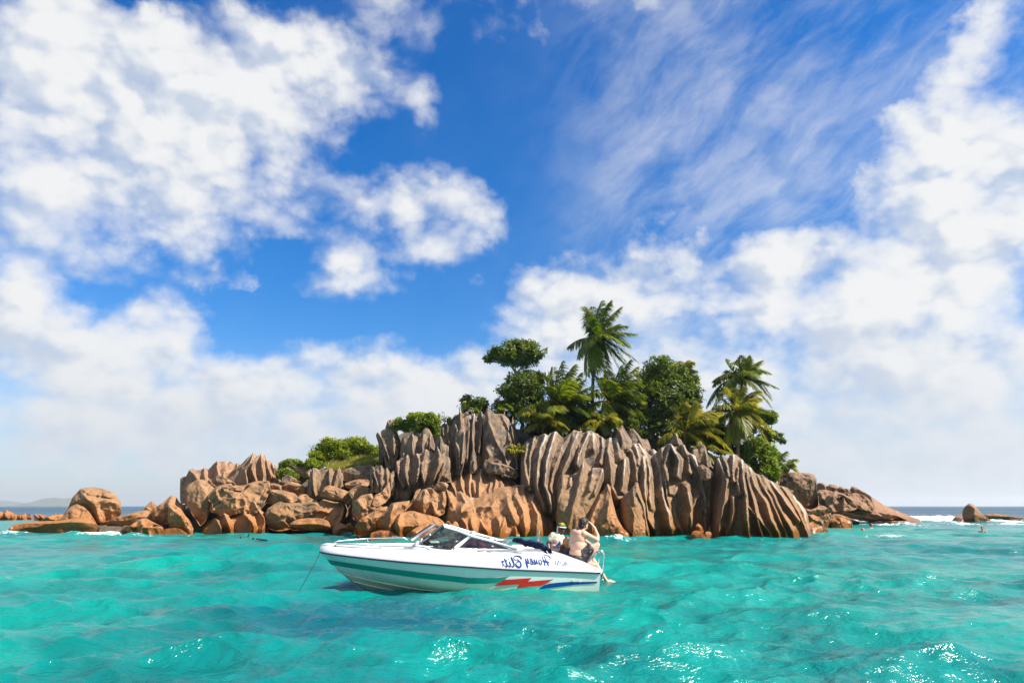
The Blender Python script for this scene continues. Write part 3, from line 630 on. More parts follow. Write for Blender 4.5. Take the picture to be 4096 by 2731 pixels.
crag('long pale jagged block at the back left of the left group', F(c8, [(183,640),(182,520),(186,412),(215,395),(245,392),(270,345),(295,320),(318,313),(360,325),(410,320),(440,310),(470,318),(500,300),(530,262),(562,240),(610,237),(660,234),(678,255),(700,238),(718,234),(740,262),(762,262),(782,255),(803,290),(800,360)]),
     F(c8, [(190,690),(260,690),(400,640),(600,560),(800,480)]), 49.0, lean=1.4, D=1.2, auto=7, rw=0.55, ra=0.32, seed=52, scal=5, mat=M_OR, name='jagged_rock', nz=0.25)
boulder('tall tilted slab with rounded end leaning left in the left group', F(c8, [(243,540),(270,505),(330,470),(370,448),(420,446),(480,475),(545,540),(520,640),(485,720),(490,750),(450,850),(395,915),(350,840),(300,770),(255,690)]), 45.8, 0.9, seed=53, ridges=[F(c8, [(380,460),(460,600),(480,720)])], rw=30, ra=0.25, nz=0.08, name='leaning_slab')
boulder('narrow pale wedge of stone resting below the twin-peaked boulder', F(c8, [(558,430),(565,402),(600,395),(690,435),(765,480),(740,505),(640,505),(590,480)]), 46.8, 0.7, seed=54, facets=2)
boulder('thin finger of stone beside the tilted slab', F(c8, [(470,460),(482,440),(520,470),(575,520),(560,540),(520,510)]), 46.4, 0.3, seed=55, nz=0.03)
boulder('large weathered tabular boulder with cracked pitted face in the left group', F(c8, [(482,640),(490,600),(560,530),(630,505),(700,488),(780,510),(860,508),(930,485),(1010,462),(1095,448),(1106,530),(1080,610),(1040,680),(960,790),(860,780),(700,815),(600,800),(520,760)]), 45.2, 1.3, e=0.6, seed=56, facets=5, nz=0.22, tilt=1.8,
        cracks=[F(c8, r) for r in ([(780,500),(700,560),(620,640),(540,720)], [(700,540),(830,560),(900,500)], [(1060,470),(1030,560),(1020,640)])], name='tabular_boulder')
crag('curling fluted front rock of the left group, its thin crest like a fin', F(c8, [(408,960),(415,910),(440,885),(540,838),(600,800),(640,788),(690,772),(740,792),(790,775),(838,742),(870,725),(900,715),(930,700),(945,672),(956,658),(975,672),(995,700),(1020,750),(1055,770),(1088,785),(1100,850),(1112,910),(1125,975)]),
     F(c8, [(408,992),(600,998),(800,998),(1000,995),(1125,990)]), 44.0, lean=1.0, D=0.9, auto=0, rw=0.6,
     ridges=[F(c8, r) for r in ([(640,790),(660,850),(710,990)], [(850,740),(860,800),(940,880),(960,930),(950,990)], [(958,665),(985,730),(1060,830),(1070,890),(1030,990)], [(545,845),(600,930),(610,990)], [(1090,790),(1110,900),(1125,985)])], scal=2, seed=57, ra=0.5, wet=True, mat=M_OR, lowfade=0.6, name='curled_rock')
boulder('long low dark rock with a hollowed face at the waterline right of the curled rock', F(c8, [(1092,900),(1088,800),(1100,740),(1180,690),(1240,662),(1400,678),(1520,672),(1620,672),(1660,720),(1640,800),(1600,880),(1500,940),(1300,955),(1120,945)]), 44.6, 1.0, e=0.6, seed=58, wet=True, nz=0.14, mat=M_GR)
crag('ear-shaped curled rock at the waterline right of the long dark rock', F(c8, [(1480,850),(1560,800),(1610,740),(1622,680),(1680,640),(1750,628),(1810,628),(1850,645),(1875,670),(1900,680),(1908,720),(1912,780),(1900,850),(1880,900)]),
     F(c8, [(1480,950),(1650,955),(1750,955),(1880,945)]), 43.8, lean=0.9, D=0.8, auto=0, rw=0.6, ridges=[F(c8, r) for r in ([(1680,650),(1780,680),(1870,680),(1900,730),(1860,850),(1800,940)], [(1560,800),(1640,760),(1720,780)])], scal=0, seed=59, ra=0.6, wet=True, mat=M_OR, name='curled_rock')
boulder('low brown hump at the sea edge in front of the ear-shaped rock', F(c8, [(1340,900),(1400,860),(1520,840),(1640,842),(1720,865),(1750,920),(1720,960),(1360,960)]), 43.2, 0.6, seed=60, wet=True, nz=0.06)
boulder('flat-topped wedge boulder between the tabular boulder and the fluted stump', F(c8, [(1062,620),(1085,575),(1115,545),(1190,545),(1260,552),(1370,580),(1405,612),(1408,650),(1360,675),(1250,670),(1160,700),(1100,680)]), 45.4, 0.9, e=0.6, seed=61, facets=4, nz=0.08)
crag('stump of upright fluted stone with a toothed rim left of the slope', F(c8, [(1498,600),(1510,520),(1520,440),(1545,370),(1562,322),(1585,300),(1602,293),(1622,312),(1642,315),(1662,296),(1682,294),(1702,330),(1725,335),(1748,305),(1772,298),(1792,320),(1812,350),(1832,318),(1850,300),(1872,325),(1882,362),(1900,420),(1912,470),(1922,540)]),
     F(c8, [(1502,640),(1600,650),(1700,640),(1915,600)]), 45.6, lean=0.8, D=1.0, auto=8, rw=0.7, ra=0.5, seed=62, scal=7, name='fluted_stump')
boulder('pale slab sloping right below the fluted stump', F(c8, [(1648,612),(1690,525),(1740,498),(1800,510),(1960,580),(2002,625),(1985,690),(1930,705),(1860,650),(1760,640)]), 44.8, 0.8, seed=63, facets=3)
boulder('cracked rusty boulder left of the fluted stump', F(c8, [(1228,545),(1265,495),(1300,462),(1350,462),(1410,475),(1480,510),(1490,560),(1450,600),(1380,600),(1280,580)]), 46.6, 0.8, seed=64, facets=3, cracks=[F(c8, [(1260,530),(1350,540),(1400,580)])])
boulder('dark flat shard beneath the round shrub', F(c8, [(1248,470),(1252,415),(1290,390),(1340,398),(1442,470),(1400,490),(1300,500)]), 47.2, 0.6, seed=65, facets=3, mat=M_GR)
boulder('pinkish boulder half buried in the round green shrub', F(c8, [(1338,340),(1380,315),(1420,298),(1440,280),(1490,285),(1530,310),(1548,350),(1530,410),(1480,420),(1420,390)]), 49.0, 0.9, seed=66, facets=2)
boulder('light slab lying at the foot of the grassy slope', F(c8, [(1905,480),(1960,455),(2050,438),(2150,440),(2165,490),(2100,525),(1990,540),(1920,520)]), 45.6, 0.8, seed=67, facets=3)
boulder('tapering tan rock with a dark cap below the grassy slope', F(c8, [(1945,570),(2010,520),(2080,500),(2150,530),(2205,575),(2200,690),(2130,760),(2110,850),(2040,870),(1995,800),(1985,650)]), 43.6, 0.9, seed=68, facets=2)
boulder('dark horned rock at the left end of the organ-pipe columns', F(c4, [(212,980),(230,900),(300,865),(345,800),(368,770),(382,830),(378,900),(330,965),(260,1000)]), 42.0, 0.6, seed=69)
boulder('smooth tan rock shelf between the horned rock and the sloping boulder', F(c4, [(20,1050),(40,960),(100,900),(200,880),(240,980),(300,1000),(180,1080),(90,1130),(40,1120)]), 41.6, 0.8, seed=70)
boulder('bright orange cone-shaped rock at the sea edge by the bow rail', F(c8, [(1778,965),(1800,920),(1840,885),(1890,900),(1930,930),(1975,960),(1960,985),(1800,985)]), 42.6, 0.5, seed=71, wet=True, nz=0.05)
boulder('little orange nub right of the cone-shaped rock', F(c8, [(1908,960),(1912,910),(1940,898),(1968,888),(1992,930),(1995,975),(1940,985)]), 42.9, 0.35, seed=72, wet=True, nz=0.04)
boulder('jumbled brown stone beneath the fluted stump', F(c8, [(1400,640),(1440,600),(1500,590),(1560,640),(1620,650),(1610,690),(1420,690)]), 45.2, 0.6, seed=73, facets=3)
boulder('squat stone wedged under the twin-peaked boulder', F(c8, [(1105,480),(1170,475),(1240,500),(1245,560),(1180,570),(1110,560)]), 46.2, 0.5, seed=74, facets=2)

# ---- far-left rocks (frame c3)
boulder('big split boulder with a flat cap standing alone on the far left', F(c3, [(430,560),(470,470),(500,400),(545,350),(590,340),(640,340),(690,348),(742,362),(780,402),(798,432),(808,510),(760,560),(690,600),(600,600),(500,590)]), 47.4, 1.3, e=0.65, seed=81, facets=3, nz=0.12, ridges=[F(c3, [(565,350),(580,400),(640,450),(670,560)])], rw=30, ra=0.4,
        cracks=[F(c3, [(560,360),(610,400),(690,406),(780,404)]), F(c3, [(690,350),(692,405)])], name='split_boulder')
boulder('smooth shield-shaped rock leaning on the split boulder', F(c3, [(412,560),(440,500),(480,462),(515,447),(560,462),(605,510),(640,570),(655,615),(560,620),(440,610)]), 46.2, 0.8, seed=82, wet=True, nz=0.06)
boulder('long flat orange shelf of rock at the far left, awash at its edge', F(c3, [(55,632),(80,600),(110,580),(200,566),(310,562),(400,560),(480,545),(545,533),(590,540),(630,575),(655,605),(650,640),(500,648),(200,642)]), 45.2, 0.9, seed=83, wet=True, nz=0.08, name='rock_shelf', tilt=2.0)
boulder('sloping tan ledge between the split boulder and the peaked rocks', F(c3, [(655,620),(700,570),(760,545),(840,520),(920,498),(985,485),(1030,520),(1010,570),(900,610),(700,630)]), 47.0, 0.9, seed=84, wet=True, nz=0.08)
boulder('small pointed rock on the ledge right of the split boulder', F(c3, [(965,490),(990,450),(1022,424),(1040,445),(1060,460),(1050,500),(1000,520)]), 47.6, 0.5, seed=85, nz=0.05)
boulder('peaked tan rock left of the long jagged block', F(c3, [(1010,540),(1040,480),(1100,430),(1150,393),(1182,402),(1205,440),(1240,455),(1250,520),(1200,560),(1080,580)]), 46.4, 0.8, seed=86, ridges=[F(c3, [(1150,398),(1120,460),(1040,530)])], rw=24, ra=0.3)
boulder('steep orange rock with a curved keel at the water left of the curled rock', F(c3, [(1130,560),(1135,460),(1170,455),(1210,480),(1260,540),(1300,610),(1310,640),(1230,650),(1150,640)]), 45.0, 0.7, seed=87, wet=True, ridges=[F(c3, [(1140,465),(1210,520),(1260,600),(1290,640)])], rw=26, ra=0.35)
boulder('row of low orange knobs awash below the peaked tan rock', F(c3, [(800,640),(830,590),(880,590),(930,555),(980,548),(1030,570),(1090,598),(1100,635),(1000,655),(840,650)]), 44.8, 0.7, seed=88, wet=True, nz=0.12, ridges=[F(c3, [(880,580),(870,640)]), F(c3, [(960,550),(950,640)])], rw=22, ra=0.3)
boulder('low wet orange toe of rock left of the curled rock', F(c3, [(1060,640),(1110,612),(1180,605),(1240,620),(1300,640),(1200,655)]), 44.4, 0.5, seed=89, wet=True, nz=0.04)
crag('distant low reef of orange rock cut by the left edge of the picture', F(c3, [(-40,500),(0,490),(50,480),(72,485),(90,502),(115,505),(140,500),(165,498),(195,510),(240,520)]), F(c3, [(-40,550),(100,552),(240,550)]), 88, lean=1.5, D=1.5, auto=6, seed=90, wet=True, mat=M_OR, name='reef_rock')
crag('distant low broken rocks left of the split boulder', F(c3, [(228,515),(250,498),(275,505),(300,515),(330,510),(360,505),(385,498),(400,512),(425,520)]), F(c3, [(228,548),(420,552)]), 80, lean=1.5, D=1.2, auto=5, seed=91, wet=True, mat=M_OR, name='reef_rock')
boulder('shallow orange ledge between the distant reef and the smooth shield rock', F(c3, [(275,565),(310,535),(360,520),(420,515),(430,560),(380,575)]), 60, 1.0, seed=92, wet=True, mat=M_OR)

# ---- right-hand point (frame c6)
boulder('huge square-shouldered dark block at the right end of the islet', F(c6, [(35,180),(40,115),(80,98),(135,94),(250,98),(330,106),(365,125),(385,160),(390,250),(398,330),(402,405),(340,430),(260,420),(150,380),(60,300)]), 50, 1.8, e=0.42, seed=101, nz=0.10, mat=M_FR, tilt=2.2, name='square_block', sm=1)
boulder('blunt dark stone on the ridge next to the square block', F(c6, [(392,270),(394,205),(410,190),(450,192),(478,205),(484,262),(440,280)]), 68, 0.9, seed=102, facets=2, mat=M_FR)
boulder('pitted dark stone second along the ridge right of the square block', F(c6, [(478,265),(485,225),(520,204),(565,210),(598,228),(605,275),(540,290)]), 68, 0.9, seed=103, facets=3, mat=M_FR)
boulder('tooth-shaped stone third along the ridge right of the square block', F(c6, [(586,285),(595,245),(615,223),(645,235),(670,265),(692,305),(640,318)]), 68, 0.8, seed=104, facets=2, mat=M_FR)
boulder('upper sloping slab on the ridge of the right-hand point', F(c6, [(690,275),(720,245),(718,228),(745,223),(800,250),(850,285),(905,318),(880,345),(800,310),(720,300)]), 70, 1.0, seed=105, facets=2, mat=M_FR)
boulder('small flat stone below the upper sloping slab', F(c6, [(655,245),(690,245),(720,270),(700,290),(670,275)]), 69, 0.5, seed=106, mat=M_FR)
boulder('broad brown wall of rock just right of the square block', F(c6, [(393,420),(392,280),(420,262),(480,258),(545,278),(540,330),(520,420),(510,450),(430,440)]), 66, 1.2, e=0.5, seed=107, facets=2, mat=M_FR, nz=0.15)
boulder('lumpy rounded rock in the middle of the right-hand point', F(c6, [(482,430),(485,340),(520,300),(575,280),(630,295),(690,315),(740,360),(768,410),(762,440),(690,450),(600,458),(520,455)]), 65, 1.5, e=0.55, seed=108, mat=M_FR, nz=0.28, ridges=[F(c6, [(560,290),(540,380),(540,450)]), F(c6, [(640,310),(650,380),(660,450)])], rw=18, ra=0.4)
boulder('squared rock right of the lumpy rounded rock on the point', F(c6, [(690,330),(700,305),(760,288),(830,312),(880,345),(915,380),(925,430),(918,468),(840,445),(780,430),(745,360)]), 66, 1.3, e=0.5, seed=109, facets=3, mat=M_FR)
crag('long smooth back of the point sloping right into the surf', F(c6, [(880,420),(890,330),(905,312),(940,335),(1000,378),(1060,410),(1110,432),(1180,462),(1250,488),(1320,515),(1405,546)]), F(c6, [(880,500),(1000,540),(1150,556),(1300,562),(1410,564)]), 69, lean=6.0, D=2.5, auto=5, ra=0.10, seed=110, wet=True, mat=M_FR, name='boulder', scal=2)
boulder('dark layered shelf of wet rock along the foot of the point', F(c6, [(535,475),(600,450),(680,438),(780,435),(900,462),(1000,462),(1090,480),(1170,515),(1240,545),(1130,555),(900,552),(720,520),(600,500)]), 66, 1.3, seed=111, tilt=2.4, wet=True, mat=M_FR, nz=0.3, ridges=[F(c6, [(640,455),(800,490),(950,540)]), F(c6, [(780,440),(950,490),(1100,545)])], rw=10, ra=0.35, name='rock_shelf')
boulder('rounded brown boulder at the foot of the square block', F(c6, [(282,440),(290,400),(330,400),(380,415),(440,405),(490,425),(520,465),(470,490),(380,500),(320,490)]), 56, 1.0, seed=112, mat=M_FR)
boulder('rusty boulder at the water right of the fanned buttress', F(c6, [(300,500),(350,490),(410,515),(442,560),(445,600),(380,600),(320,570)]), 54, 0.8, seed=113, wet=True, mat=M_OR)
boulder('dark cleft boulder in the middle of the shore stones on the right', F(c6, [(388,500),(400,465),(450,452),(500,458),(525,480),(530,600),(450,605),(430,560)]), 58, 0.8, seed=114, wet=True, mat=M_FR)
boulder('sunlit orange shore boulder with a sloping top on the right', F(c6, [(528,600),(530,500),(555,480),(610,490),(670,515),(715,545),(722,590),(640,602)]), 59, 0.9, seed=115, wet=True, mat=M_OR)
boulder('thin rock tongue running into the wash behind the swimmers', F(c6, [(600,500),(660,505),(740,535),(805,560),(780,572),(700,570),(640,540)]), 62, 0.8, seed=116, wet=True, mat=M_FR)
boulder('flat pinkish ledge at the tip of the fanned buttress', F(c6, [(320,640),(325,570),(350,555),(400,580),(455,610),(470,640),(400,655)]), 46, 0.7, seed=117, wet=True, mat=M_OR)
boulder('tiny wet rock off the tip of the pinkish ledge', F(c6, [(432,640),(440,610),(465,608),(498,630),(490,645)]), 45, 0.3, seed=118, wet=True, mat=M_OR)
boulder('low dark core of the point, seen between its stones', F(c6, [(396,300),(480,270),(600,270),(720,290),(860,330),(940,400),(1020,470),(900,530),(640,520),(420,470)]), 75, 2.0, seed=124, mat=M_FR, e=0.6)
boulder('lone leaning brown rock standing in the open sea on the right', F(c6, [(1785,560),(1773,500),(1775,455),(1800,415),(1840,387),(1880,402),(1905,430),(1930,462),(1970,500),(2055,552),(2000,566),(1880,570)]), 74, 1.4, e=0.7, seed=119, wet=True, mat=M_FR, nz=0.06, ridges=[F(c6, [(1850,392),(1895,440),(1890,560)])], rw=34, ra=0.7, name='sea_rock')
boulder('low rock touching the left side of the lone leaning rock', F(c6, [(1675,545),(1700,510),(1730,497),(1790,495),(1800,545)]), 80, 1.0, seed=120, wet=True, mat=M_FR, name='sea_rock')
boulder('long low rock stretching right from the lone leaning rock', F(c6, [(1975,540),(1985,488),(2040,482),(2100,480),(2180,495),(2260,510),(2345,530),(2300,548),(2100,548)]), 82, 1.4, seed=121, wet=True, mat=M_FR, name='sea_rock')
boulder('pale awash rock at the right edge of the picture', F(c6, [(2195,562),(2230,545),(2290,532),(2352,535),(2400,550),(2380,570),(2250,570)]), 76, 0.9, seed=122, wet=True, mat=M_FR, name='sea_rock')
boulder('skerry barely breaking the surface off the end of the point', F(c6, [(1108,566),(1130,556),(1180,556),(1235,566),(1200,574)]), 70, 0.6, seed=123, wet=True, mat=M_OR, name='sea_rock', nz=0.03)

# ---- soil core of the islet, behind and under the rocks
def islet_ground():
    m, T, out = new_mat('islet_soil')
    P = T.n('ShaderNodeNewGeometry').outputs['Position']
    n = T.noise(P, 1.3, 6, 0.6)
    col = T.mix(T.mr(n, 0.35, 0.65), (0.055, 0.045, 0.03), (0.12, 0.095, 0.06))
    principled(T, out, color=col, rough=0.95, normal=T.bump(n, 0.6, 0.2))
    prof = np.array([(c, at(*p, Yc)[2]) for p, Yc in ((c3(660, 600), 49),) for c in (0,)])
    # height profile along x: (pixel x, pixel y of the ground crest, depth)
    crest = [(c3(700, 570), 50), (c3(1250, 480), 51), (c8(700, 480), 51), (c8(1240, 470), 51), (c8(1560, 380), 51), (c8(1900, 250), 51), (c8(2200, 210), 51),
             (c4(480, 300), 52), (c4(900, 240), 52), (c4(1240, 220), 52), (c4(1600, 280), 52), (c5(100, 140), 52), (c5(500, 200), 52), (c5(900, 270), 52), (c5(1300, 420), 51), (c5(1700, 540), 51), (c5(1950, 640), 51), (c5(2000, 760), 51)]
    W3 = np.array([at(*p, Y) for p, Y in crest])
    W3 = W3[np.argsort(W3[:, 0])]
    xs = np.linspace(W3[0, 0] - 2, W3[-1, 0] + 1, 120)
    zt = np.interp(xs, W3[:, 0], W3[:, 2]); yt = np.interp(xs, W3[:, 0], W3[:, 1])
    zt *= smooth01((xs - xs[0]) / 3) * smooth01((xs[-1] - xs) / 3)
    v = np.linspace(-1, 1, 40)[:, None]
    prof = np.cos(np.clip(np.abs(v) ** 1.25, 0, 1) * math.pi / 2)
    front = np.where(v < 0, 6.0, 8.0)
    Yg = yt[None] + v * front
    Zg = (zt[None] + 1.0) * prof - 1.0
    X = np.broadcast_to(xs[None], Yg.shape)
    V = np.stack([X, Yg, Zg], -1)
    V[..., 2] += 0.25 * fbm(V * 0.6, 3) * prof
    o = mesh_np('islet_ground', V.reshape(-1, 3), grid_faces(*Yg.shape), m)
    tag(o, kind='structure')
islet_ground()
# ------------------------------------------------------------------ vegetation
def leaf_material(name, dark, light, transl=0.35, dry=(0.20, 0.13, 0.03)):
    m, T, out = new_mat(name)
    tone = T.attr('tone')
    P = T.n('ShaderNodeNewGeometry').outputs['Position']
    n = T.noise(P, 0.9, 3)
    f = T.math('ADD', T.math('MULTIPLY', tone, 0.75), T.math('MULTIPLY', T.math('SUBTRACT', n, 0.5), 0.8))
    col = T.mix(T.mr(f, 0.05, 0.85), dark, light)
    col = T.mix(T.mr(tone, 0.93, 0.99), col, dry)
    p = principled(T, None, color=col, rough=0.42, spec=0.4)
    tr = T.n('ShaderNodeBsdfTranslucent'); T.put(tr.inputs[0], T.mix(1.0, col, (1.25, 1.35, 0.5), 'MULTIPLY'))
    ms = T.n('ShaderNodeMixShader'); ms.inputs[0].default_value = transl
    T.t.links.new(p.outputs[0], ms.inputs[1]); T.t.links.new(tr.outputs[0], ms.inputs[2]); T.t.links.new(ms.outputs[0], out.inputs[0])
    return m
M_PALM = leaf_material('palm_leaf', (0.041, 0.078, 0.007), (0.248, 0.267, 0.024), 0.50)
M_PALMY = leaf_material('palm_leaf_yellowish', (0.092, 0.115, 0.009), (0.442, 0.368, 0.032), 0.50)
M_LEAF = leaf_material('broad_leaf', (0.032, 0.064, 0.006), (0.230, 0.276, 0.018), 0.45)
M_LEAFY = leaf_material('bright_leaf', (0.120, 0.166, 0.006), (0.460, 0.460, 0.018), 0.50)
M_LEAFM = leaf_material('creeper_leaf', (0.074, 0.120, 0.006), (0.331, 0.377, 0.018), 0.48)
def bark(name, a, b, sc):
    m, T, out = new_mat(name)
    P = T.n('ShaderNodeTexCoord').outputs['Object']
    n = T.noise(T.vm('MULTIPLY', P, (1, 1, sc)), 6, 5, 0.6)
    principled(T, out, color=T.mix(T.mr(n, 0.3, 0.7), a, b), rough=0.9, normal=T.bump(n, 0.6, 0.03)); return m
M_PTRUNK = bark('palm_bark', (0.10, 0.075, 0.055), (0.24, 0.19, 0.145), 4)
M_TTRUNK = bark('tree_bark', (0.13, 0.105, 0.085), (0.30, 0.26, 0.22), 0.4)
M_NUT = simple('coconut_husk', (0.20, 0.11, 0.03), 0.6)

def tube(pts, rad, seg=8, rings=None):
    """tapered tube through 3D points; returns V, F"""
    P = np.array(pts, float); n = len(P)
    rad = np.broadcast_to(np.array(rad, float), (n,)) if np.ndim(rad) else np.full(n, rad)
    T = np.gradient(P, axis=0); T /= np.linalg.norm(T, axis=1)[:, None] + 1e-9
    up = np.array([0, 0, 1.0]) if abs(T[0, 2]) < 0.9 else np.array([1.0, 0, 0])
    V = []
    N = np.cross(T[0], up); N /= np.linalg.norm(N)
    for i in range(n):
        N = N - T[i] * (N @ T[i]); N /= np.linalg.norm(N) + 1e-9
        B = np.cross(T[i], N)
        a = np.linspace(0, 2 * math.pi, seg, endpoint=False)
        V.append(P[i] + rad[i] * (np.cos(a)[:, None] * N + np.sin(a)[:, None] * B))
    V = np.concatenate(V); Fq = grid_faces(n, seg, True)[:, ::-1]
    return V, Fq
def join(parts):
    Vs, Qs, Ts, off = [], [], [], 0
    for V, Fa in parts:
        V = np.asarray(V); Fa = np.asarray(Fa)
        Vs.append(V); (Qs if Fa.shape[1] == 4 else Ts).append(Fa + off); off += len(V)
    fl = []
    if Qs: fl.append(np.concatenate(Qs))
    if Ts: fl.append(np.concatenate(Ts))
    return np.concatenate(Vs), fl
def bez(p0, p1, p2, n):
    t = np.linspace(0, 1, n)[:, None]
    return (1 - t) ** 2 * p0 + 2 * t * (1 - t) * p1 + t * t * p2
WIND = np.array([1.0, 0.15, 0.05])
def frond_mesh(start, tip, arch, rs, L=None, wind=0.55, leaf=0.72, nl=46):
    start = np.array(start, float); tip = np.array(tip, float)
    v = tip - start; ln = np.linalg.norm(v)
    ctrl = start + v * 0.42 + np.array([0, 0, 1.0]) * (arch * 1.25 + 0.04) * ln - WIND * wind * 0.22 * ln + rs.randn(3) * 0.05 * ln
    C = bez(start, ctrl, tip, 14)
    parts = [tube(C, np.linspace(0.035, 0.008, 14), 4)]
    tones = [np.full(14 * 4, 0.9 * rs.rand())]
    T = np.gradient(C, axis=0); T /= np.linalg.norm(T, axis=1)[:, None]
    lt = rs.rand() * 0.55 + 0.2
    LV, LF, LT = [], [], []
    k = 0
    for i in range(nl):
        u = 0.10 + 0.90 * (i + 0.5) / nl
        j = u * 13; a = int(j); b = min(a + 1, 13); w = j - a
        p = C[a] * (1 - w) + C[b] * w; t = T[a] * (1 - w) + T[b] * w
        side = np.cross(t, [0, 0, 1.0]); side /= np.linalg.norm(side) + 1e-6
        up = np.cross(side, t)
        prof = leaf * (0.35 + 0.65 * math.sin(math.pi * min(1, u * 0.85 + 0.12))) * (1.0 if u < 0.9 else 0.75)
        for sgn in (-1, 1):
            d = side * sgn * 0.8 + t * (0.55 + 0.4 * u) + up * 0.12 + WIND * wind * (0.6 + 0.4 * rs.rand()) + np.array([0, 0, -0.30]) + rs.randn(3) * 0.09
            d /= np.linalg.norm(d)
            d2 = d + np.array([0, 0, -0.85]) + WIND * wind * 0.35; d2 /= np.linalg.norm(d2)
            l = prof * (1.3 + 0.35 * rs.rand()); wd = 0.046
            wv = np.cross(d, side * sgn * 0.2 + up); wv /= np.linalg.norm(wv) + 1e-6
            m = p + d * l * 0.55; e = m + d2 * l * 0.5
            LV += [p - t * wd * 0.6, p + t * wd * 0.6, m + wv * wd, m - wv * wd, e]
            LF += [(k, k + 1, k + 2, k + 3), (k + 3, k + 2, k + 4, k + 4)]
            tn = lt + 0.25 * (rs.rand() - 0.5) + 0.15 * u; LT += [tn] * 5; k += 5
    LF = np.array(LF); q = LF[0::2]; tr = LF[1::2][:, :3]
    V0, F0 = parts[0]; o = len(V0)
    return np.vstack([V0, np.array(LV)]), [np.vstack([F0, q + o]), tr + o], np.concatenate([tones[0], np.clip(LT, 0, 0.92)])

def palm(label, crown, base, tips, Y, fr=None, mat=None, wind=0.55, seed=0, r=(0.16, 0.11), arch=0.28, full=3.4, extra=4, nuts=0, leaf=0.72, dry=0, bend=0.0, name='coconut_palm', nl=46, group=None):
    rs = np.random.RandomState(seed + 40)
    C = at(*fr(*crown), Y); B = at(*fr(*base), Y)
    B[2] -= 0.6
    root = empty(name, B, label, 'palm tree', group)
    n = 26
    t = np.linspace(0, 1, n)[:, None]
    pts = B * (1 - t) + C * t + np.array([1.0, 0, 0]) * bend * np.sin(t * math.pi)
    rad = 0.82 * r[0] + (r[1] - r[0]) * t[:, 0] + 0.012 * np.cos(np.arange(n) * 2.6) + 0.10 * np.clip(1 - t[:, 0] * 9, 0, 1)
    V, Fq = tube(pts - B, rad, 10)
    mesh_np('trunk', V, Fq, M_PTRUNK, root)
    jobs = []
    for tp in tips:
        q = at(*fr(*tp[:2]), Y); d = q - C
        pl = math.hypot(d[0], d[2]); dy = math.sqrt(max(0.0, full ** 2 - pl ** 2)) * rs.uniform(-0.75, 0.75)
        if len(tp) > 2: dy = tp[2]
        a = arch * (1.0 if d[2] < pl * 0.55 else 0.25) + 0.05 * rs.randn()
        jobs.append((q + np.array([0, dy, 0]), a))
    for k in range(extra):
        th = rs.rand() * 6.283; el = rs.uniform(-0.5, 0.7)
        q = C + full * 0.85 * np.array([math.cos(th) * math.cos(el) * 0.55 + 0.15, math.sin(th) * math.cos(el), math.sin(el)])
        jobs.append((q, arch))
    for i, (q, a) in enumerate(jobs):
        V, Fl, tn = frond_mesh(C - B, q - B, a, rs, wind=wind, leaf=leaf, nl=nl)
        if i < dry: tn = np.full(len(V), 0.97)
        mesh_np('frond', V, Fl, mat or M_PALM, root, attrs={'tone': tn})
    for k in range(nuts):
        th = rs.rand() * 6.283; c = C - B + np.array([math.cos(th) * 0.26, math.sin(th) * 0.26, -0.22 - 0.2 * rs.rand()])
        a = np.linspace(0, math.pi, 7)[:, None]; b = np.linspace(0, 2 * math.pi, 8, endpoint=False)[None]
        V = np.stack([0.11 * np.sin(a) * np.cos(b), 0.11 * np.sin(a) * np.sin(b), 0.14 * np.cos(a) + 0 * b], -1).reshape(-1, 3) + c
        mesh_np('coconut', V, grid_faces(7, 8, True)[:, ::-1], M_NUT, root)
    # fibrous heart where the fronds meet
    a = np.linspace(0, math.pi, 8)[:, None]; b = np.linspace(0, 2 * math.pi, 9, endpoint=False)[None]
    V = np.stack([0.17 * np.sin(a) * np.cos(b), 0.17 * np.sin(a) * np.sin(b), 0.30 * np.cos(a) + 0 * b], -1).reshape(-1, 3)
    V += 0.03 * fbm(V * 9, 2)[:, None]
    mesh_np('crown_heart', V + (C - B), grid_faces(8, 9, True)[:, ::-1], M_NUT, root)
    return root

palm('tallest coconut palm, its windswept crown high above every other tree', (1265, 480), (1222, 1150), [(1165,175,.6),(1235,140,1.2),(1310,118,.3),(1375,160,-.8),(1490,180,.2),(1550,350,.4),(1500,300,1.3),(1620,450,-.4),(1590,535,.8),(1640,700,-.2),(1565,715,.9),(1480,850,-.9),(1400,860,1.0),(1340,880,-.6),(1160,850,-.7),(1095,640,.8),(1085,660,-.9),(990,555,.1),(1145,285,-.8),(1240,800,.8),(1260,830,-.9)], 48.0, c7, seed=1, nuts=6, full=3.6, extra=3, bend=-0.12, r=(0.17, 0.12))
palm('low bushy coconut palm left of the tallest palm, in front of the dark leafy tree', (900, 1150), (905, 1400), [(850,745,.4),(935,695,.2),(1045,740,-.4),(1215,930,-.2),(1150,850,.8),(990,780,1.0),(790,830,.3),(770,960,-.7),(500,1190,-.2),(560,1250,-.8),(1225,1260,-.6),(930,1380,-1.6),(880,1330,-1.4),(1240,1170,.4),(640,1330,-.9),(1080,1060,-.9),(1100,820,-.5)], 46.8, c7, seed=2, full=3.6, extra=7, wind=0.7, leaf=0.85, arch=0.22)
palm('coconut palm between the tallest palm and the big round leafy tree', (1410, 1085), (1440, 1330), [(1495,725,.5),(1640,745,.1),(1560,700,-.6),(1700,900,.5),(1265,850,.4),(1085,1065,-.7),(1720,1010,.2),(1380,770,.9),(1290,1290,-1.0),(1470,1290,-.8),(1110,1200,-.3),(1700,1250,-.6),(1580,1200,-1.0),(1340,900,-.9)], 47.2, c7, seed=3, full=3.5, extra=6, wind=0.65, leaf=0.8)
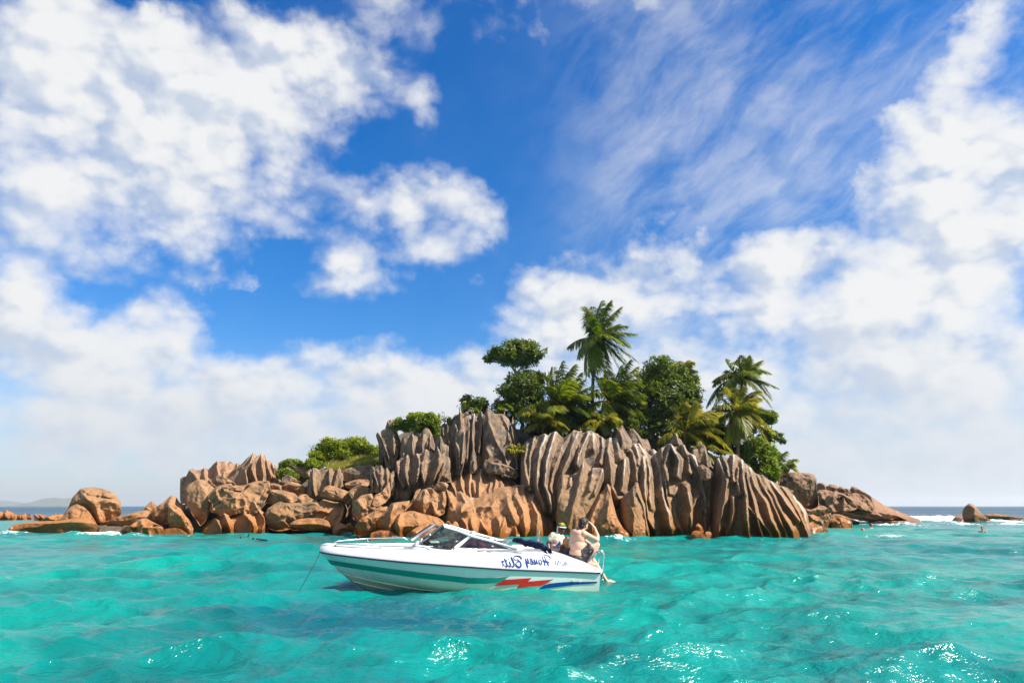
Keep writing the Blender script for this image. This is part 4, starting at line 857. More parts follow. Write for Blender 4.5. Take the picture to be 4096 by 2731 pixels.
palm('slim yellowish palm peeping out behind the big round leafy tree', (2050, 800), (2020, 1350), [(2110,690,0),(2060,680,.6),(2200,785,0),(2220,905,.2),(2180,830,1.0),(1990,690,.8),(2140,720,-.8)], 50.5, c7, seed=4, mat=M_PALMY, full=2.6, extra=2, leaf=0.55)
palm('tall coconut palm on the right with a dark ragged skirt of old fronds', (960, 440), (925, 1150), [(800,230,.3),(855,330,.9),(940,190,.1),(1000,215,-.6),(1060,215,.6),(1165,240,0),(1270,370,.2),(1220,340,1.1),(1330,530,-.1),(1280,640,.3),(1240,735,-.5),(660,450,.1),(690,480,.9),(680,620,-.4),(590,720,.1),(660,770,.5),(735,560,-.9),(1100,620,-1.0)], 48.6, c9, seed=5, mat=M_PALM, full=3.2, extra=3, nuts=4, leaf=0.62)
palm('golden-green palm on the right, standing in front of a taller dark palm', (925, 780), (905, 1235), [(800,530,.3),(880,520,.6),(960,520,-.3),(1050,600,.4),(1140,640,-.2),(1260,775,.2),(1275,1000,-.3),(1180,1090,-.7),(1095,1185,-.5),(940,1020,-1.4),(860,1100,-1.0),(770,1130,-.4),(690,870,.2),(655,735,-.3),(760,625,.5),(600,840,.4),(1050,1050,.9),(1000,700,-1.2)], 46.4, c9, seed=6, mat=M_PALMY, full=3.2, extra=3, leaf=0.72, wind=0.5)
palm('low feathery palm right of the big leafy tree, fronds arching over the rock', (365, 1015), (330, 1250), [(330,705,.2),(380,670,.8),(445,685,-.2),(520,740,.5),(620,760,.1),(720,795,-.5),(740,990,-.2),(755,1085,.5),(250,935,.4),(70,1085,-.4),(820,1220,-.9),(500,1150,-1.0),(640,880,.9)], 45.4, c9, seed=7, mat=M_PALMY, full=3.3, extra=4, leaf=0.8, wind=0.6)
palm('small palm at the right end of the trees, beside the square block', (1280, 1310), (1270, 1450), [(1420,1190,0),(1355,1185,.5),(1430,1285,.2),(1400,1360,-.5),(1250,1195,-.2),(1300,1400,-.7),(1440,1330,.6)], 48.4, c9, seed=8, mat=M_PALM, full=2.0, extra=3, leaf=0.5, r=(0.10, 0.08), nl=26)
palm('stubby palm overhanging the top of the square block', (1440, 1360), (1420, 1460), [(1535,1395,0),(1500,1345,.3),(1470,1330,-.3),(1520,1420,-.5),(1400,1390,0)], 49.0, c9, seed=9, mat=M_PALMY, full=1.3, extra=2, leaf=0.4, r=(0.07, 0.06), nl=22)
palm('little yellow palm sprouting in the cleft left of the broad dome', c4(1560, 500), c4(1570, 560), [c4(1480,460)+(0,), c4(1530,420)+(.2,), c4(1580,410)+(0,), c4(1625,425)+(-.1,), c4(1500,485)+(-.2,), c4(1600,470)+(-.3,)], 44.0, lambda x, y: (x, y), seed=10, mat=M_PALMY, full=0.9, extra=1, leaf=0.3, r=(0.05, 0.04), nl=20)
palm('sprawling young palm low between the tallest palm and the blades of stone', (760, 1290), (740, 1420), [(560,1190,0),(600,1330,-.4),(850,1240,.2),(640,1220,.5),(900,1330,-.4),(700,1150,.3),(980,1330,-.6)], 45.9, c7, seed=11, mat=M_PALMY, full=2.4, extra=4, leaf=0.6, r=(0.09, 0.07), wind=0.4)
palm('young palm drooping over the crest of the broad dome', (1330, 1270), (1330, 1420), [(1180,1320,-.3),(1260,1190,.2),(1400,1180,0),(1440,1330,-.6),(1340,1380,-.8),(1120,1300,.2),(1500,1300,.3)], 45.8, c7, seed=12, mat=M_PALMY, full=2.2, extra=3, leaf=0.55, r=(0.09, 0.07), wind=0.5)
palm('single arching palm frond tuft left of the fanned buttress crest', c9(560, 1190), c9(540, 1260), [c9(830,1225)+(-.6,), c9(700,1160)+(0,), c9(450,1150)+(.2,), c9(640,1110)+(.3,), c9(620,1290)+(-.6,)], 44.4, lambda x, y: (x, y), seed=13, mat=M_PALMY, full=1.8, extra=2, leaf=0.5, r=(0.07, 0.06), nl=26)

def leaves(blobs, n, size, rs, gap=-0.18, up=0.5, per=5, gscale=1.5):
    """rosettes of pointed leaves through a set of ellipsoids; blobs: centre(3), radii(3)"""
    vol = np.array([np.prod(b[1]) ** (2 / 3) for b in blobs]); vol /= vol.sum()
    pts, nrm = [], []
    for (c, r), v in zip(blobs, vol):
        k = int(n * v) + 3
        d = rs.randn(k * 3, 3); d /= np.linalg.norm(d, axis=1)[:, None]
        rad = rs.rand(k * 3) ** (1 / 3.2)
        p = c + d * r * rad[:, None] * (1 + 0.22 * fbm(d * 2.1 + c, 2))[:, None]
        keep = fbm(p * gscale + 3.1, 3) > gap
        p, d = p[keep][:k], d[keep][:k]
        pts.append(p); nrm.append(d)
    P = np.concatenate(pts); N = np.concatenate(nrm)
    P = np.repeat(P, per, 0); N = np.repeat(N, per, 0)
    m = len(P)
    ax = N * 0.7 + rs.randn(m, 3) * 0.55 + np.array([0, 0, up]); ax /= np.linalg.norm(ax, axis=1)[:, None]
    dr = rs.randn(m, 3); dr -= ax * np.sum(dr * ax, 1)[:, None]; dr /= np.linalg.norm(dr, axis=1)[:, None]
    dr = dr + ax * 0.35; dr /= np.linalg.norm(dr, axis=1)[:, None]
    wv = np.cross(ax, dr); wv /= np.linalg.norm(wv, axis=1)[:, None] + 1e-9
    s = size * (0.65 + 0.7 * rs.rand(m))[:, None]
    a = P + rs.randn(m, 3) * size * 0.25
    V = np.stack([a, a + dr * s * 0.55 + wv * s * 0.27 + ax * s * 0.06, a + dr * s, a + dr * s * 0.55 - wv * s * 0.27 + ax * s * 0.06], 1).reshape(-1, 3)
    i = np.arange(m)[:, None] * 4
    Fq = np.concatenate([i + np.array([[0, 1, 2]]), i + np.array([[0, 2, 3]])])
    t = np.repeat(np.clip(np.repeat(rs.rand(m // per), per) * 0.6 + rs.rand(m) * 0.36, 0, 1), 4)
    return V, Fq, t
def tree(label, fr, blobs, Y, n, size, mat=None, trunks=(), seed=0, name='broadleaf_tree', cat='tree', base=None, thick=1.0, gap=-0.18, per=5, yj=0.5, group=None, depth=1.0):
    rs = np.random.RandomState(seed + 900); n = int(n * 1.55); size *= 0.80; gap += 0.10
    k = px_m(Y); p0 = fr(0, 0); p1 = fr(1, 0); sc = (p1[0] - p0[0]) * k
    bl = []
    for b in blobs:
        c = at(*fr(b[0], b[1]), Y); c[1] += rs.uniform(-yj, yj)
        rr = np.array([b[2] * sc, max(b[2], b[3]) * sc * 0.9 * depth, b[3] * sc])
        bl.append((c, rr))
    B = at(*fr(*(base or trunks[0][0])[:2]), Y)
    root = empty(name, B, label, cat, group)
    for i, tr in enumerate(trunks):
        pts = np.array([at(*fr(*q[:2]), Y) for q in tr]); r0 = tr[0][2] if len(tr[0]) > 2 else 0.12
        pts = np.stack([np.interp(np.linspace(0, 1, 14), np.linspace(0, 1, len(pts)), pts[:, j]) for j in range(3)], -1)
        pts[1:-1] += 0.05 * rs.randn(12, 3)
        V, Fq = tube(pts - B, np.linspace(r0, r0 * 0.35, 14) * thick, 7)
        mesh_np('trunk' if i == 0 else 'limb', V, Fq, M_TTRUNK, root)
    # twigs reaching into the crown
    tw = []
    hub = np.array(at(*fr(*trunks[0][-1][:2]), Y)) if trunks else B
    for c, r in bl:
        for q in range(4):
            d = rs.randn(3); d /= np.linalg.norm(d)
            e = c + d * r * 0.8; mid = hub * 0.35 + c * 0.65 + rs.randn(3) * 0.1
            tw.append(tube(bez(hub, mid, e, 7) - B, np.linspace(0.045, 0.012, 7), 4))
    V, Fl = join(tw); mesh_np('twigs', V, Fl, M_TTRUNK, root)['kind'] = 'stuff'
    V, Fq, t = leaves(bl, n, size, rs, gap, per=per)
    o = mesh_np('crown', V - B, Fq, mat or M_LEAF, root, smooth=False, attrs={'tone': t}); o['kind'] = 'stuff'
    return root
tree('umbrella-shaped leafy tree standing alone on a pale bare trunk left of the tallest palm', c7, [(560,590,170,95),(420,620,120,85),(690,620,95,75),(270,640,70,55),(500,520,110,40),(640,530,90,45),(510,680,110,55),(650,690,70,45),(330,600,60,40),(400,700,50,35),(230,690,35,30),(590,730,40,25)], 48.4, 1700, 0.20, trunks=[((600,1010,0.15),(560,900),(510,800),(480,760),(440,730)), ((510,800,0.09),(560,740),(640,690)), ((480,760,0.08),(430,700),(380,650)), ((500,790,0.07),(500,700),(520,620))], seed=1, gap=-0.32)
tree('dark leafy tree below the umbrella-shaped one, above the grey blades', c7, [(560,900,160,100),(460,1000,140,100),(650,860,110,80),(700,960,110,120),(390,1090,90,70),(600,1080,200,130),(320,1150,70,50),(500,1180,150,90),(720,840,60,45)], 48.8, 2800, 0.21, trunks=[((560,1350,0.16),(560,1150),(570,950))], seed=2)
tree('small dark round shrub on the skyline left of the umbrella-shaped tree', c7, [(110,1070,110,60),(50,1060,70,50),(170,1100,70,50),(100,1130,130,60),(200,1140,50,40)], 49.0, 800, 0.19, trunks=[((110,1230,0.08),(110,1150),(110,1090))], seed=3, name='leafy_shrub', cat='shrub')
tree('big round leafy tree right of the palms, with sky-lit gaps in its crown', c7, [(1870,760,150,110),(1760,830,130,110),(2000,820,150,120),(1900,920,220,150),(2100,930,110,100),(1740,960,130,120),(2060,1040,160,110),(2210,1040,80,40),(1850,1080,230,150),(1650,1120,130,110),(1980,1190,200,130),(1760,1240,180,120),(1870,680,60,40),(1820,650,30,25),(1600,1240,110,90),(1900,1330,220,90),(2290,1055,35,18),(2190,870,40,40),(2170,1000,100,80),(2160,1110,110,80)], 49.2, 5600, 0.21, trunks=[((1760,1420,0.2),(1780,1200),(1850,1000),(1880,850)), ((1800,1150,0.1),(1950,1000),(2060,900)), ((1780,1180,0.09),(1700,1050),(1700,950))], seed=4, gap=-0.20)
tree('open-branched leafy tree on the right behind the golden-green palm', c9, [(1190,830,110,50),(1280,810,50,35),(1120,780,80,50),(1230,870,80,35),(1230,1040,110,50),(1340,1020,60,40),(1370,1080,40,25),(1160,1000,90,60),(1080,900,90,80)], 49.4, 1300, 0.19, trunks=[((1060,1350,0.13),(1080,1100),(1100,900)), ((1080,1100,0.08),(1180,1060),(1330,1030)), ((1090,950,0.07),(1180,900),(1240,910))], seed=5, gap=-0.28)
tree('dense leafy thicket under the palms at the right shoulder of the islet', c9, [(1130,1140,130,90),(1230,1170,110,70),(1080,1260,130,100),(1190,1300,130,90),(1270,1380,110,70),(1150,1400,120,70),(1310,1440,60,50),(980,1180,90,90),(1260,1240,60,50)], 47.4, 2600, 0.19, mat=M_LEAFM, trunks=[((1215,1480,0.07),(1210,1350),(1230,1250)), ((1180,1470,0.06),(1170,1350),(1150,1250))], seed=6, name='leafy_thicket', cat='shrub')
tree('shadowy thicket filling the gap beneath the low feathery palm', c9, [(520,960,150,90),(650,1000,110,80),(430,1080,150,80),(600,1090,160,70),(750,1120,90,90),(850,1150,80,80),(700,900,90,70),(820,1010,100,80)], 48.0, 2400, 0.19, trunks=[((560,1250,0.08),(560,1150),(560,1050))], seed=7, name='leafy_thicket', cat='shrub')
tree('shadowy thicket beneath the tallest palm and the bushy palm', c7, [(900,1280,250,110),(1150,1280,200,110),(1350,1260,180,100),(1530,1280,150,100),(700,1330,130,70),(1100,1150,150,100),(1480,1150,150,120),(1020,1350,300,50),(1620,1350,140,70)], 48.6, 3600, 0.20, trunks=[((1100,1450,0.08),(1100,1350),(1100,1250))], seed=8, name='leafy_thicket', cat='shrub')
tree('bright green creeper draped over the crest between the stone tower and the blades', c4, [(540,200,90,55),(640,190,100,55),(740,195,80,50),(800,215,70,55),(480,230,60,45),(600,250,120,45),(720,260,90,50),(800,290,50,50),(690,165,60,30),(560,160,60,30),(440,260,40,30),(420,220,30,30),(760,160,50,30)], 46.6, 3200, 0.15, mat=M_LEAFM, trunks=[((620,330,0.06),(620,280),(630,230))], seed=9, name='creeper', cat='creeper', gap=-0.3)
tree('small dark bush on the crest between the creeper and the grey blades', c4, [(890,165,50,40),(870,190,40,30),(910,190,40,30)], 47.4, 380, 0.16, trunks=[((890,260,0.05),(890,210),(890,180))], seed=10, name='leafy_shrub', cat='shrub')
tree('yellow-green bush peeping over the grey blades beneath the dark round shrub', c4, [(1150,95,45,28),(1120,110,30,30),(1180,110,35,30)], 47.2, 260, 0.15, mat=M_LEAFM, trunks=[((1150,170,0.05),(1150,130),(1150,100))], seed=11, name='leafy_shrub', cat='shrub')
tree('low yellow-green bush right of the tallest slab at the feet of the dark leafy tree', c4, [(1450,70,60,40),(1400,90,40,30),(1500,90,40,30)], 47.4, 300, 0.13, mat=M_LEAFM, trunks=[((1450,170,0.05),(1450,120),(1450,90))], seed=16, name='leafy_shrub', cat='shrub')
tree('spreading lime-green shrub on the open slope left of the stone tower', c8, [(1680,130,130,70),(1800,90,140,70),(1950,80,150,75),(2080,70,90,60),(2180,130,90,60),(1620,190,80,40),(1760,190,130,60),(1920,180,140,60),(2080,170,110,60),(2230,190,80,50),(1600,255,90,40),(1680,250,90,40),(1570,190,40,25),(1690,20,70,15),(2010,25,60,30)], 50.0, 3400, 0.17, mat=M_LEAFY, trunks=[((1880,290,0.09),(1870,230),(1850,150)), ((1880,280,0.07),(1960,200),(2050,130)), ((1870,280,0.06),(1760,220),(1680,140)), ((1680,140,0.04),(1690,60),(1730,15))], seed=12, name='leafy_shrub', cat='shrub', gap=-0.25, depth=0.7)
tree('rounded green shrub around the pinkish boulder left of the lime-green shrub', c8, [(1330,280,110,55),(1270,320,60,60),(1400,290,70,40),(1290,380,80,50),(1370,400,90,40),(1430,440,80,35),(1250,410,40,30)], 48.4, 1700, 0.13, mat=M_LEAFM, trunks=[((1340,460,0.05),(1330,380),(1320,310))], seed=13, name='leafy_shrub', cat='shrub', gap=-0.3, depth=0.6)
tree('dark bush at the left foot of the lime-green shrub', c8, [(1560,270,60,50),(1620,290,60,40),(1530,300,30,30)], 48.8, 500, 0.15, mat=M_LEAFM, trunks=[((1570,350,0.04),(1570,310),(1570,280))], seed=14, name='leafy_shrub', cat='shrub')
tree('tuft of bright leaves on the dome crest below the young drooping palm', c7, [(1170,1325,70,20),(1120,1335,30,15),(1210,1330,40,15)], 45.4, 260, 0.13, mat=M_LEAFY, trunks=[((1170,1370,0.03),(1170,1350),(1170,1335))], seed=15, name='leafy_shrub', cat='shrub')
boulder('dark sloping rock face under the grassy bank', F(c8, [(1870,350),(1960,315),(2080,290),(2200,275),(2230,420),(2150,450),(2000,455),(1890,440)]), 46.8, 1.0, seed=75, facets=3, mat=M_GR, tilt=2.0)

# grassy bank
def grass_bank():
    m, T, out = new_mat('dry_turf')
    P = T.n('ShaderNodeNewGeometry').outputs['Position']
    n = T.noise(P, 2.5, 5)
    principled(T, out, color=T.mix(T.mr(n, 0.3, 0.7), (0.20, 0.18, 0.04), (0.33, 0.27, 0.09)), rough=0.95)
    topp = resample(F(c8, [(1700,285),(1800,262),(1900,240),(2000,225),(2150,222),(2260,225)]), 40)
    botp = resample(F(c8, [(1730,350),(1850,345),(1950,330),(2060,305),(2200,285),(2260,300)]), 40)
    v = np.linspace(0, 1, 16)[:, None]
    QX = botp[None, :, 0] * (1 - v) + topp[None, :, 0] * v; QY = botp[None, :, 1] * (1 - v) + topp[None, :, 1] * v
    G = at_np(QX, QY, 47.4 + 2.2 * v + 0 * QX); G[..., 2] += 0.06 * fbm(G * 1.5, 3)
    o = mesh_np('grassy_bank', G.reshape(-1, 3), grid_faces(16, 40), m); tag(o, kind='structure')
    rs = np.random.RandomState(5); N = 5200
    a = rs.rand(N); b = rs.rand(N)
    i = np.clip((a * 15).astype(int), 0, 14); j = np.clip((b * 39).astype(int), 0, 38)
    p = G[i, j] + (G[i + 1, j + 1] - G[i, j]) * rs.rand(N, 1)
    h = 0.12 + 0.20 * rs.rand(N, 1); d = np.concatenate([0.5 + 0.5 * rs.randn(N, 1), 0.3 * rs.randn(N, 1), 1.2 + 0 * h], 1) * h
    w = np.concatenate([rs.randn(N, 2) * 0.02, np.zeros((N, 1))], 1)
    V = np.stack([p - w, p + w, p + d], 1).reshape(-1, 3)
    gm = leaf_material('grass_blade', (0.22, 0.22, 0.03), (0.50, 0.42, 0.09), 0.3)
    o = mesh_np('grass', V, np.arange(3 * N).reshape(-1, 3), gm, smooth=False, attrs={'tone': np.repeat(rs.rand(N) * 0.9, 3)})
    tag(o, 'yellow-green dry grass on the bank left of the stone tower', 'grass', kind='stuff')
grass_bank()
# ------------------------------------------------------------------ the motorboat
cA = frame(1270, 2060, 2352 / 600); cB = frame(1850, 2060, 2352 / 650); cw = frame(1600, 2060, 5.88)
ct = frame(1990, 2190, 7.84); cp = frame(2170, 2060, 7.84); cs = frame(2330, 2080, 5.6)
BOAT_M = Matrix.Translation((-1.145, 15.7, 0.0)) @ Matrix.Rotation(R(6.5), 4, 'Z') @ Matrix.Rotation(R(2.5), 4, 'Y') @ Matrix.Rotation(R(1.5), 4, 'X')
_BI = np.array(BOAT_M.inverted())
_co = _BI[:3, :3] @ CAM + _BI[:3, 3]
def L(p, yl):
    d = _BI[:3, :3] @ ray(*p); k = (yl - _co[1]) / d[1]
    return _co + d * k
boat = empty('motorboat', (0, 0, 0), 'small white motorboat with teal, red and blue stripes lying at anchor off the islet', 'boat')
boat.matrix_world = BOAT_M
bow = L(cA(35, 572), 0.0); stern = L(cB(1975, 832), -0.9)
XB, XS = bow[0], stern[0]; BL = XS - XB
def yr(x):
    t = np.clip((np.asarray(x, float) - XB) / BL, 0, 1)
    return 1.12 * np.clip(1 - (1 - np.clip(t / 0.62, 0, 1)) ** 2.2, 0, 1) ** 0.66 * (1 - 0.09 * smooth01((t - 0.6) / 0.4)) + 0.004
def solve(p, inset, side=-1):
    y = -0.8 * -side * -1 if False else side * 0.8
    for _ in range(25):
        q = L(p, y); y = 0.5 * y + 0.5 * side * max(0.0, float(yr(q[0])) - inset)
    return L(p, y)
rail_c = np.array([bow] + [solve(cA(*q), 0) for q in ((300, 620), (700, 668), (1430, 740), (2352, 808))] + [solve(cB(*q), 0) for q in ((600, 782), (1200, 808), (1975, 834))])
gun_c = np.array([L(cA(150, 478), 0.0)] + [solve(cA(*q), 0.14) for q in ((420, 508), (980, 532), (1800, 556), (2352, 575))] + [solve(cB(*q), 0.14) for q in ((420, 560), (900, 540), (1080, 545), (1280, 580), (1440, 612), (1620, 668), (1800, 722), (1930, 790), (1985, 822))])
keel_c = np.array([L(cA(*q), 0.0) for q in ((38, 585), (100, 645), (180, 715), (350, 890), (560, 1060), (800, 1195))])
def zr(x): return np.interp(x, rail_c[:, 0], rail_c[:, 2])
_gx = np.linspace(XB, XS, 200); _gz = np.interp(_gx, gun_c[:, 0], gun_c[:, 2])
for _ in range(30): _gz[1:-1] = 0.5 * _gz[1:-1] + 0.25 * (_gz[:-2] + _gz[2:])
def zg(x): return np.maximum(np.interp(x, _gx, _gz), zr(x) + 0.012)
_kx = np.r_[XB, keel_c[:, 0], keel_c[-1, 0] + 0.7, keel_c[-1, 0] + 1.5, XS]
_kz = np.r_[zr(XB) - 0.01, keel_c[:, 2], keel_c[-1, 2] - 0.14, keel_c[-1, 2] - 0.19, keel_c[-1, 2] - 0.17]
def zk(x): return np.minimum(np.interp(x, _kx, _kz), zr(x) - 0.01)
def tt(x): return np.clip((np.asarray(x, float) - XB) / BL, 0, 1)
def yc(x): return yr(x) * (0.50 + 0.38 * smooth01(tt(x) / 0.7))
def zc(x): return zk(x) + (zr(x) - zk(x)) * (0.56 - 0.22 * smooth01(tt(x) / 0.8))
def inset(q): return 0.135 * np.clip(q, 0, 1) ** 1.7
def hull_y(x, z):
    """half breadth of the boat's skin at (x, z)"""
    x = np.asarray(x, float); z = np.asarray(z, float)
    a = np.clip((z - zk(x)) / np.maximum(zc(x) - zk(x), 1e-3), 0, 1); b = np.clip((z - zc(x)) / np.maximum(zr(x) - zc(x), 1e-3), 0, 1)
    low = yc(x) * a ** 0.9; side = yc(x) + (yr(x) - yc(x)) * b ** 0.85
    q = (z - zr(x)) / np.maximum(zg(x) - zr(x), 1e-3)
    up = yr(x) - inset(q)
    return np.where(z > zr(x), up, np.where(z > zc(x), side, low))
def on_hull_np(P, off=0.004):
    """points of the near side skin seen at an array of pixels"""
    P = np.asarray(P, float); dx = (P[:, 0] - 2048) / FPX; dy = (1365.5 - P[:, 1]) / FPX
    D = np.stack([dx, _c - _s * dy, _s + _c * dy], -1) @ _BI[:3, :3].T
    y = np.full(len(P), -0.8)
    for _ in range(30):
        q = _co + D * ((y - _co[1]) / D[:, 1])[:, None]; y = 0.5 * y - 0.5 * hull_y(q[:, 0], q[:, 2])
    q = _co + D * ((y - _co[1]) / D[:, 1])[:, None]; q[:, 1] -= off
    return q
def on_hull(p, off=0.004): return on_hull_np([p], off)[0]
# materials
def gelcoat(name, col, rough=0.22, low_green=0.0):
    m, T, out = new_mat(name)
    O = T.n('ShaderNodeTexCoord').outputs['Object']; n = T.noise(O, 1.6, 5); n2 = T.noise(T.vm('MULTIPLY', O, (6, 6, 1.0)), 2.5, 5)
    c = T.mix(T.mr(n2, 0.45, 0.75, 0.0, 0.25), col, [v * 0.86 for v in col])
    if low_green:
        z = T.sep(O)[2]
        c = T.mix(T.math('MULTIPLY', T.mr(T.math('ADD', z, T.math('MULTIPLY', T.math('SUBTRACT', n, 0.5), 0.25)), -0.05, 0.30, 1.0, 0.0), low_green), c, (0.55, 0.62, 0.38))  # pale green mixed in towards the bottom, with a noisy upper edge
    principled(T, out, color=c, rough=T.mr(n, 0.3, 0.7, rough * 0.8, rough * 1.4), spec=0.5)
    return m
M_WHITE = gelcoat('white_gelcoat', (0.62, 0.62, 0.62)); M_HULL = gelcoat('hull_gelcoat', (0.76, 0.78, 0.74), 0.25, 0.75)
M_TEAL = gelcoat('teal_paint', (0.01, 0.29, 0.235)); M_RED = gelcoat('red_paint', (0.62, 0.022, 0.010)); M_BLUE = gelcoat('blue_paint', (0.004, 0.055, 0.27)); M_LETTER = gelcoat('lettering_blue', (0.004, 0.028, 0.19)); M_NAVY = simple('navy_rubber', (0.02, 0.014, 0.05), 0.5)
M_STEEL = simple('stainless_steel', (0.70, 0.70, 0.71), 0.16, 1.0, 0.04)
M_ALU = simple('pale_aluminium', (0.62, 0.61, 0.64), 0.32, 0.85, 0.05)
M_CANVAS = simple('navy_canvas', (0.012, 0.014, 0.055), 0.9, 0, 0.3, 14, 0.2, 0.01)
M_VINYL = simple('charcoal_vinyl', (0.035, 0.034, 0.038), 0.42, 0, 0.2, 5, 0.5, 0.004)
M_SEAT = simple('grey_vinyl', (0.40, 0.38, 0.37), 0.6, 0, 0.1)
M_BLACK = simple('black_plastic', (0.02, 0.02, 0.022), 0.4)
M_ROPE = simple('worn_rope', (0.16, 0.17, 0.13), 0.9, 0, 0.2, 30)
def glass(name, tint, gl=0.10):
    m, T, out = new_mat(name)
    tr = T.n('ShaderNodeBsdfTransparent'); T.put(tr.inputs[0], tint)
    gs = T.n('ShaderNodeBsdfGlossy'); gs.inputs['Roughness'].default_value = 0.04
    fr = T.n('ShaderNodeFresnel'); fr.inputs[0].default_value = 1.5
    O = T.n('ShaderNodeTexCoord').outputs['Object']
    df = T.n('ShaderNodeBsdfDiffuse'); df.inputs[0].default_value = (0.6, 0.62, 0.62, 1)
    ms = T.n('ShaderNodeMixShader'); T.put(ms.inputs[0], fr.outputs[0]); T.t.links.new(tr.outputs[0], ms.inputs[1]); T.t.links.new(gs.outputs[0], ms.inputs[2])
    m2 = T.n('ShaderNodeMixShader'); T.put(m2.inputs[0], T.mr(T.noise(O, 14, 6, 0.7), 0.45, 0.8, 0.02, gl)); T.t.links.new(ms.outputs[0], m2.inputs[1]); T.t.links.new(df.outputs[0], m2.inputs[2])
    T.t.links.new(m2.outputs[0], out.inputs[0]); return m
M_GLASS = glass('clear_glass', (0.80, 0.90, 0.86, 1)); M_PURPLE = glass('purple_tinted_glass', (0.30, 0.10, 0.24, 1), 0.10)

# hull, shell, deck ------------------------------------------------------------
xs = XB + BL * np.linspace(0, 1, 170) ** 1.1
def section(x):
    pts = []
    for a in np.linspace(0, 1, 8)[:-1]:
        pts.append((yc(x) * a ** 0.9, zk(x) + (zc(x) - zk(x)) * a))
    for b in np.linspace(0, 1, 9):
        pts.append((yc(x) + (yr(x) - yc(x)) * b ** 0.85, zc(x) + (zr(x) - zc(x)) * b))
    return np.array(pts)
rows = []
for x in xs:
    s_ = section(x); near = s_[::-1].copy(); near[:, 0] *= -1
    full = np.vstack([near, s_[1:]])
    rows.append(np.column_stack([np.full(len(full), x), full]))
Vh = np.array(rows); nr_, nc_ = Vh.shape[:2]
ff = grid_faces(nr_, nc_)
o_hull = mesh_np('hull', Vh.reshape(-1, 3), ff, M_HULL, boat)
# transom plate
tr_ = Vh[-1]; cen = tr_.mean(0)
Vt = np.vstack([tr_ + [0.002, 0, 0], [cen + [0.015, 0, 0]]]); i = np.arange(nc_ - 1)
mesh_np('transom', Vt, np.stack([i, i + 1, np.full(nc_ - 1, nc_)], -1), M_HULL, boat, smooth=False)
# upper shell
qs = np.linspace(0, 1, 20)
def shell(side):
    return np.array([[[x, side * (yr(x) - inset(q)) if yr(x) > inset(q) else 0.0, zr(x) + (zg(x) - zr(x)) * q] for q in qs] for x in xs])
Sn = shell(-1); Sf = shell(1)
Vs, Fs = join([(Sn.reshape(-1, 3), grid_faces(len(xs), 20)[:, ::-1]), (Sf.reshape(-1, 3), grid_faces(len(xs), 20))])
mesh_np('upper_shell', Vs, Fs, M_WHITE, boat)
# deck with bow well and cockpit
def deck():
    w = np.linspace(-1, 1, 61); rows = []
    for x in np.linspace(XB + 0.02, XS, 150):
        yg = max(float(yr(x)) - 0.135, 0.0); y = w * yg; z0 = float(zg(x))
        e = yg - np.abs(y)
        bowwell = smooth01((x - XB - 0.85) / 0.25) * smooth01((XB + 2.02 - x) / 0.06)
        cock = smooth01((x - XB - 2.55) / 0.08) * smooth01((XB + 4.95 - x) / 0.10)
        wall = smooth01((e - 0.14) / 0.05)
        z = z0 + 0.035 * (1 - np.abs(w) ** 2) * (1 - np.maximum(bowwell, cock)) + 0.02 * smooth01(e / 0.06)
        z = z - wall * (bowwell * 0.30 + cock * (z0 + 0.05))
        dash = smooth01((x - XB - 1.98) / 0.05) * smooth01((XB + 2.60 - x) / 0.08)
        z = z + dash * 0.05 * wall
        rows.append(np.column_stack([np.full(61, x), y, z]))
    V = np.array(rows); return mesh_np('deck', V.reshape(-1, 3), grid_faces(150, 61), M_WHITE, boat)
deck()
def ptube(name, pts, r, mat, parent=boat, seg=8, n=None, smooth=True):
    P = np.array(pts, float)
    if n:
        d = np.r_[0, np.cumsum(np.linalg.norm(np.diff(P, axis=0), axis=1))]; u = np.linspace(0, d[-1], n)
        P = np.stack([np.interp(u, d, P[:, j]) for j in range(3)], -1)
        for _ in range(2): P[1:-1] = 0.5 * P[1:-1] + 0.25 * (P[:-2] + P[2:])
    V, Fq = tube(P, r, seg)
    caps = [np.arange(seg)[::-1], (len(P) - 1) * seg + np.arange(seg)]
    c0 = len(V); V = np.vstack([V, P[:1], P[-1:]]); a = np.arange(seg)
    t1 = np.stack([a, np.full(seg, c0), (a + 1) % seg], -1); t2 = np.stack([(len(P) - 1) * seg + (a + 1) % seg, np.full(seg, c0 + 1), (len(P) - 1) * seg + a], -1)
    return mesh_np(name, V, [Fq, np.vstack([t1, t2])], mat, parent, smooth)
xr = XB + BL * np.linspace(0, 1, 80) ** 1.2
rail = [[x, -float(yr(x)) - 0.012, float(zr(x))] for x in xr[::-1]] + [[x, float(yr(x)) + 0.012, float(zr(x))] for x in xr[1:]]
ptube('rub_rail', rail, 0.017, M_NAVY, seg=6)
# spray rails on the bottom (both sides)
for pts in ([(400, 915), (700, 985), (1000, 1055), (1300, 1110), (1600, 1160), (1960, 1190)], [(560, 1035), (800, 1095), (1050, 1150), (1300, 1195), (1520, 1215)]):
    q = np.array([on_hull(cA(*a), 0.0) for a in pts])
    for sgn in (1, -1):
        ptube('spray_rail', q * [1, sgn, 1], np.full(24, 0.018), M_HULL, n=24, seg=6)

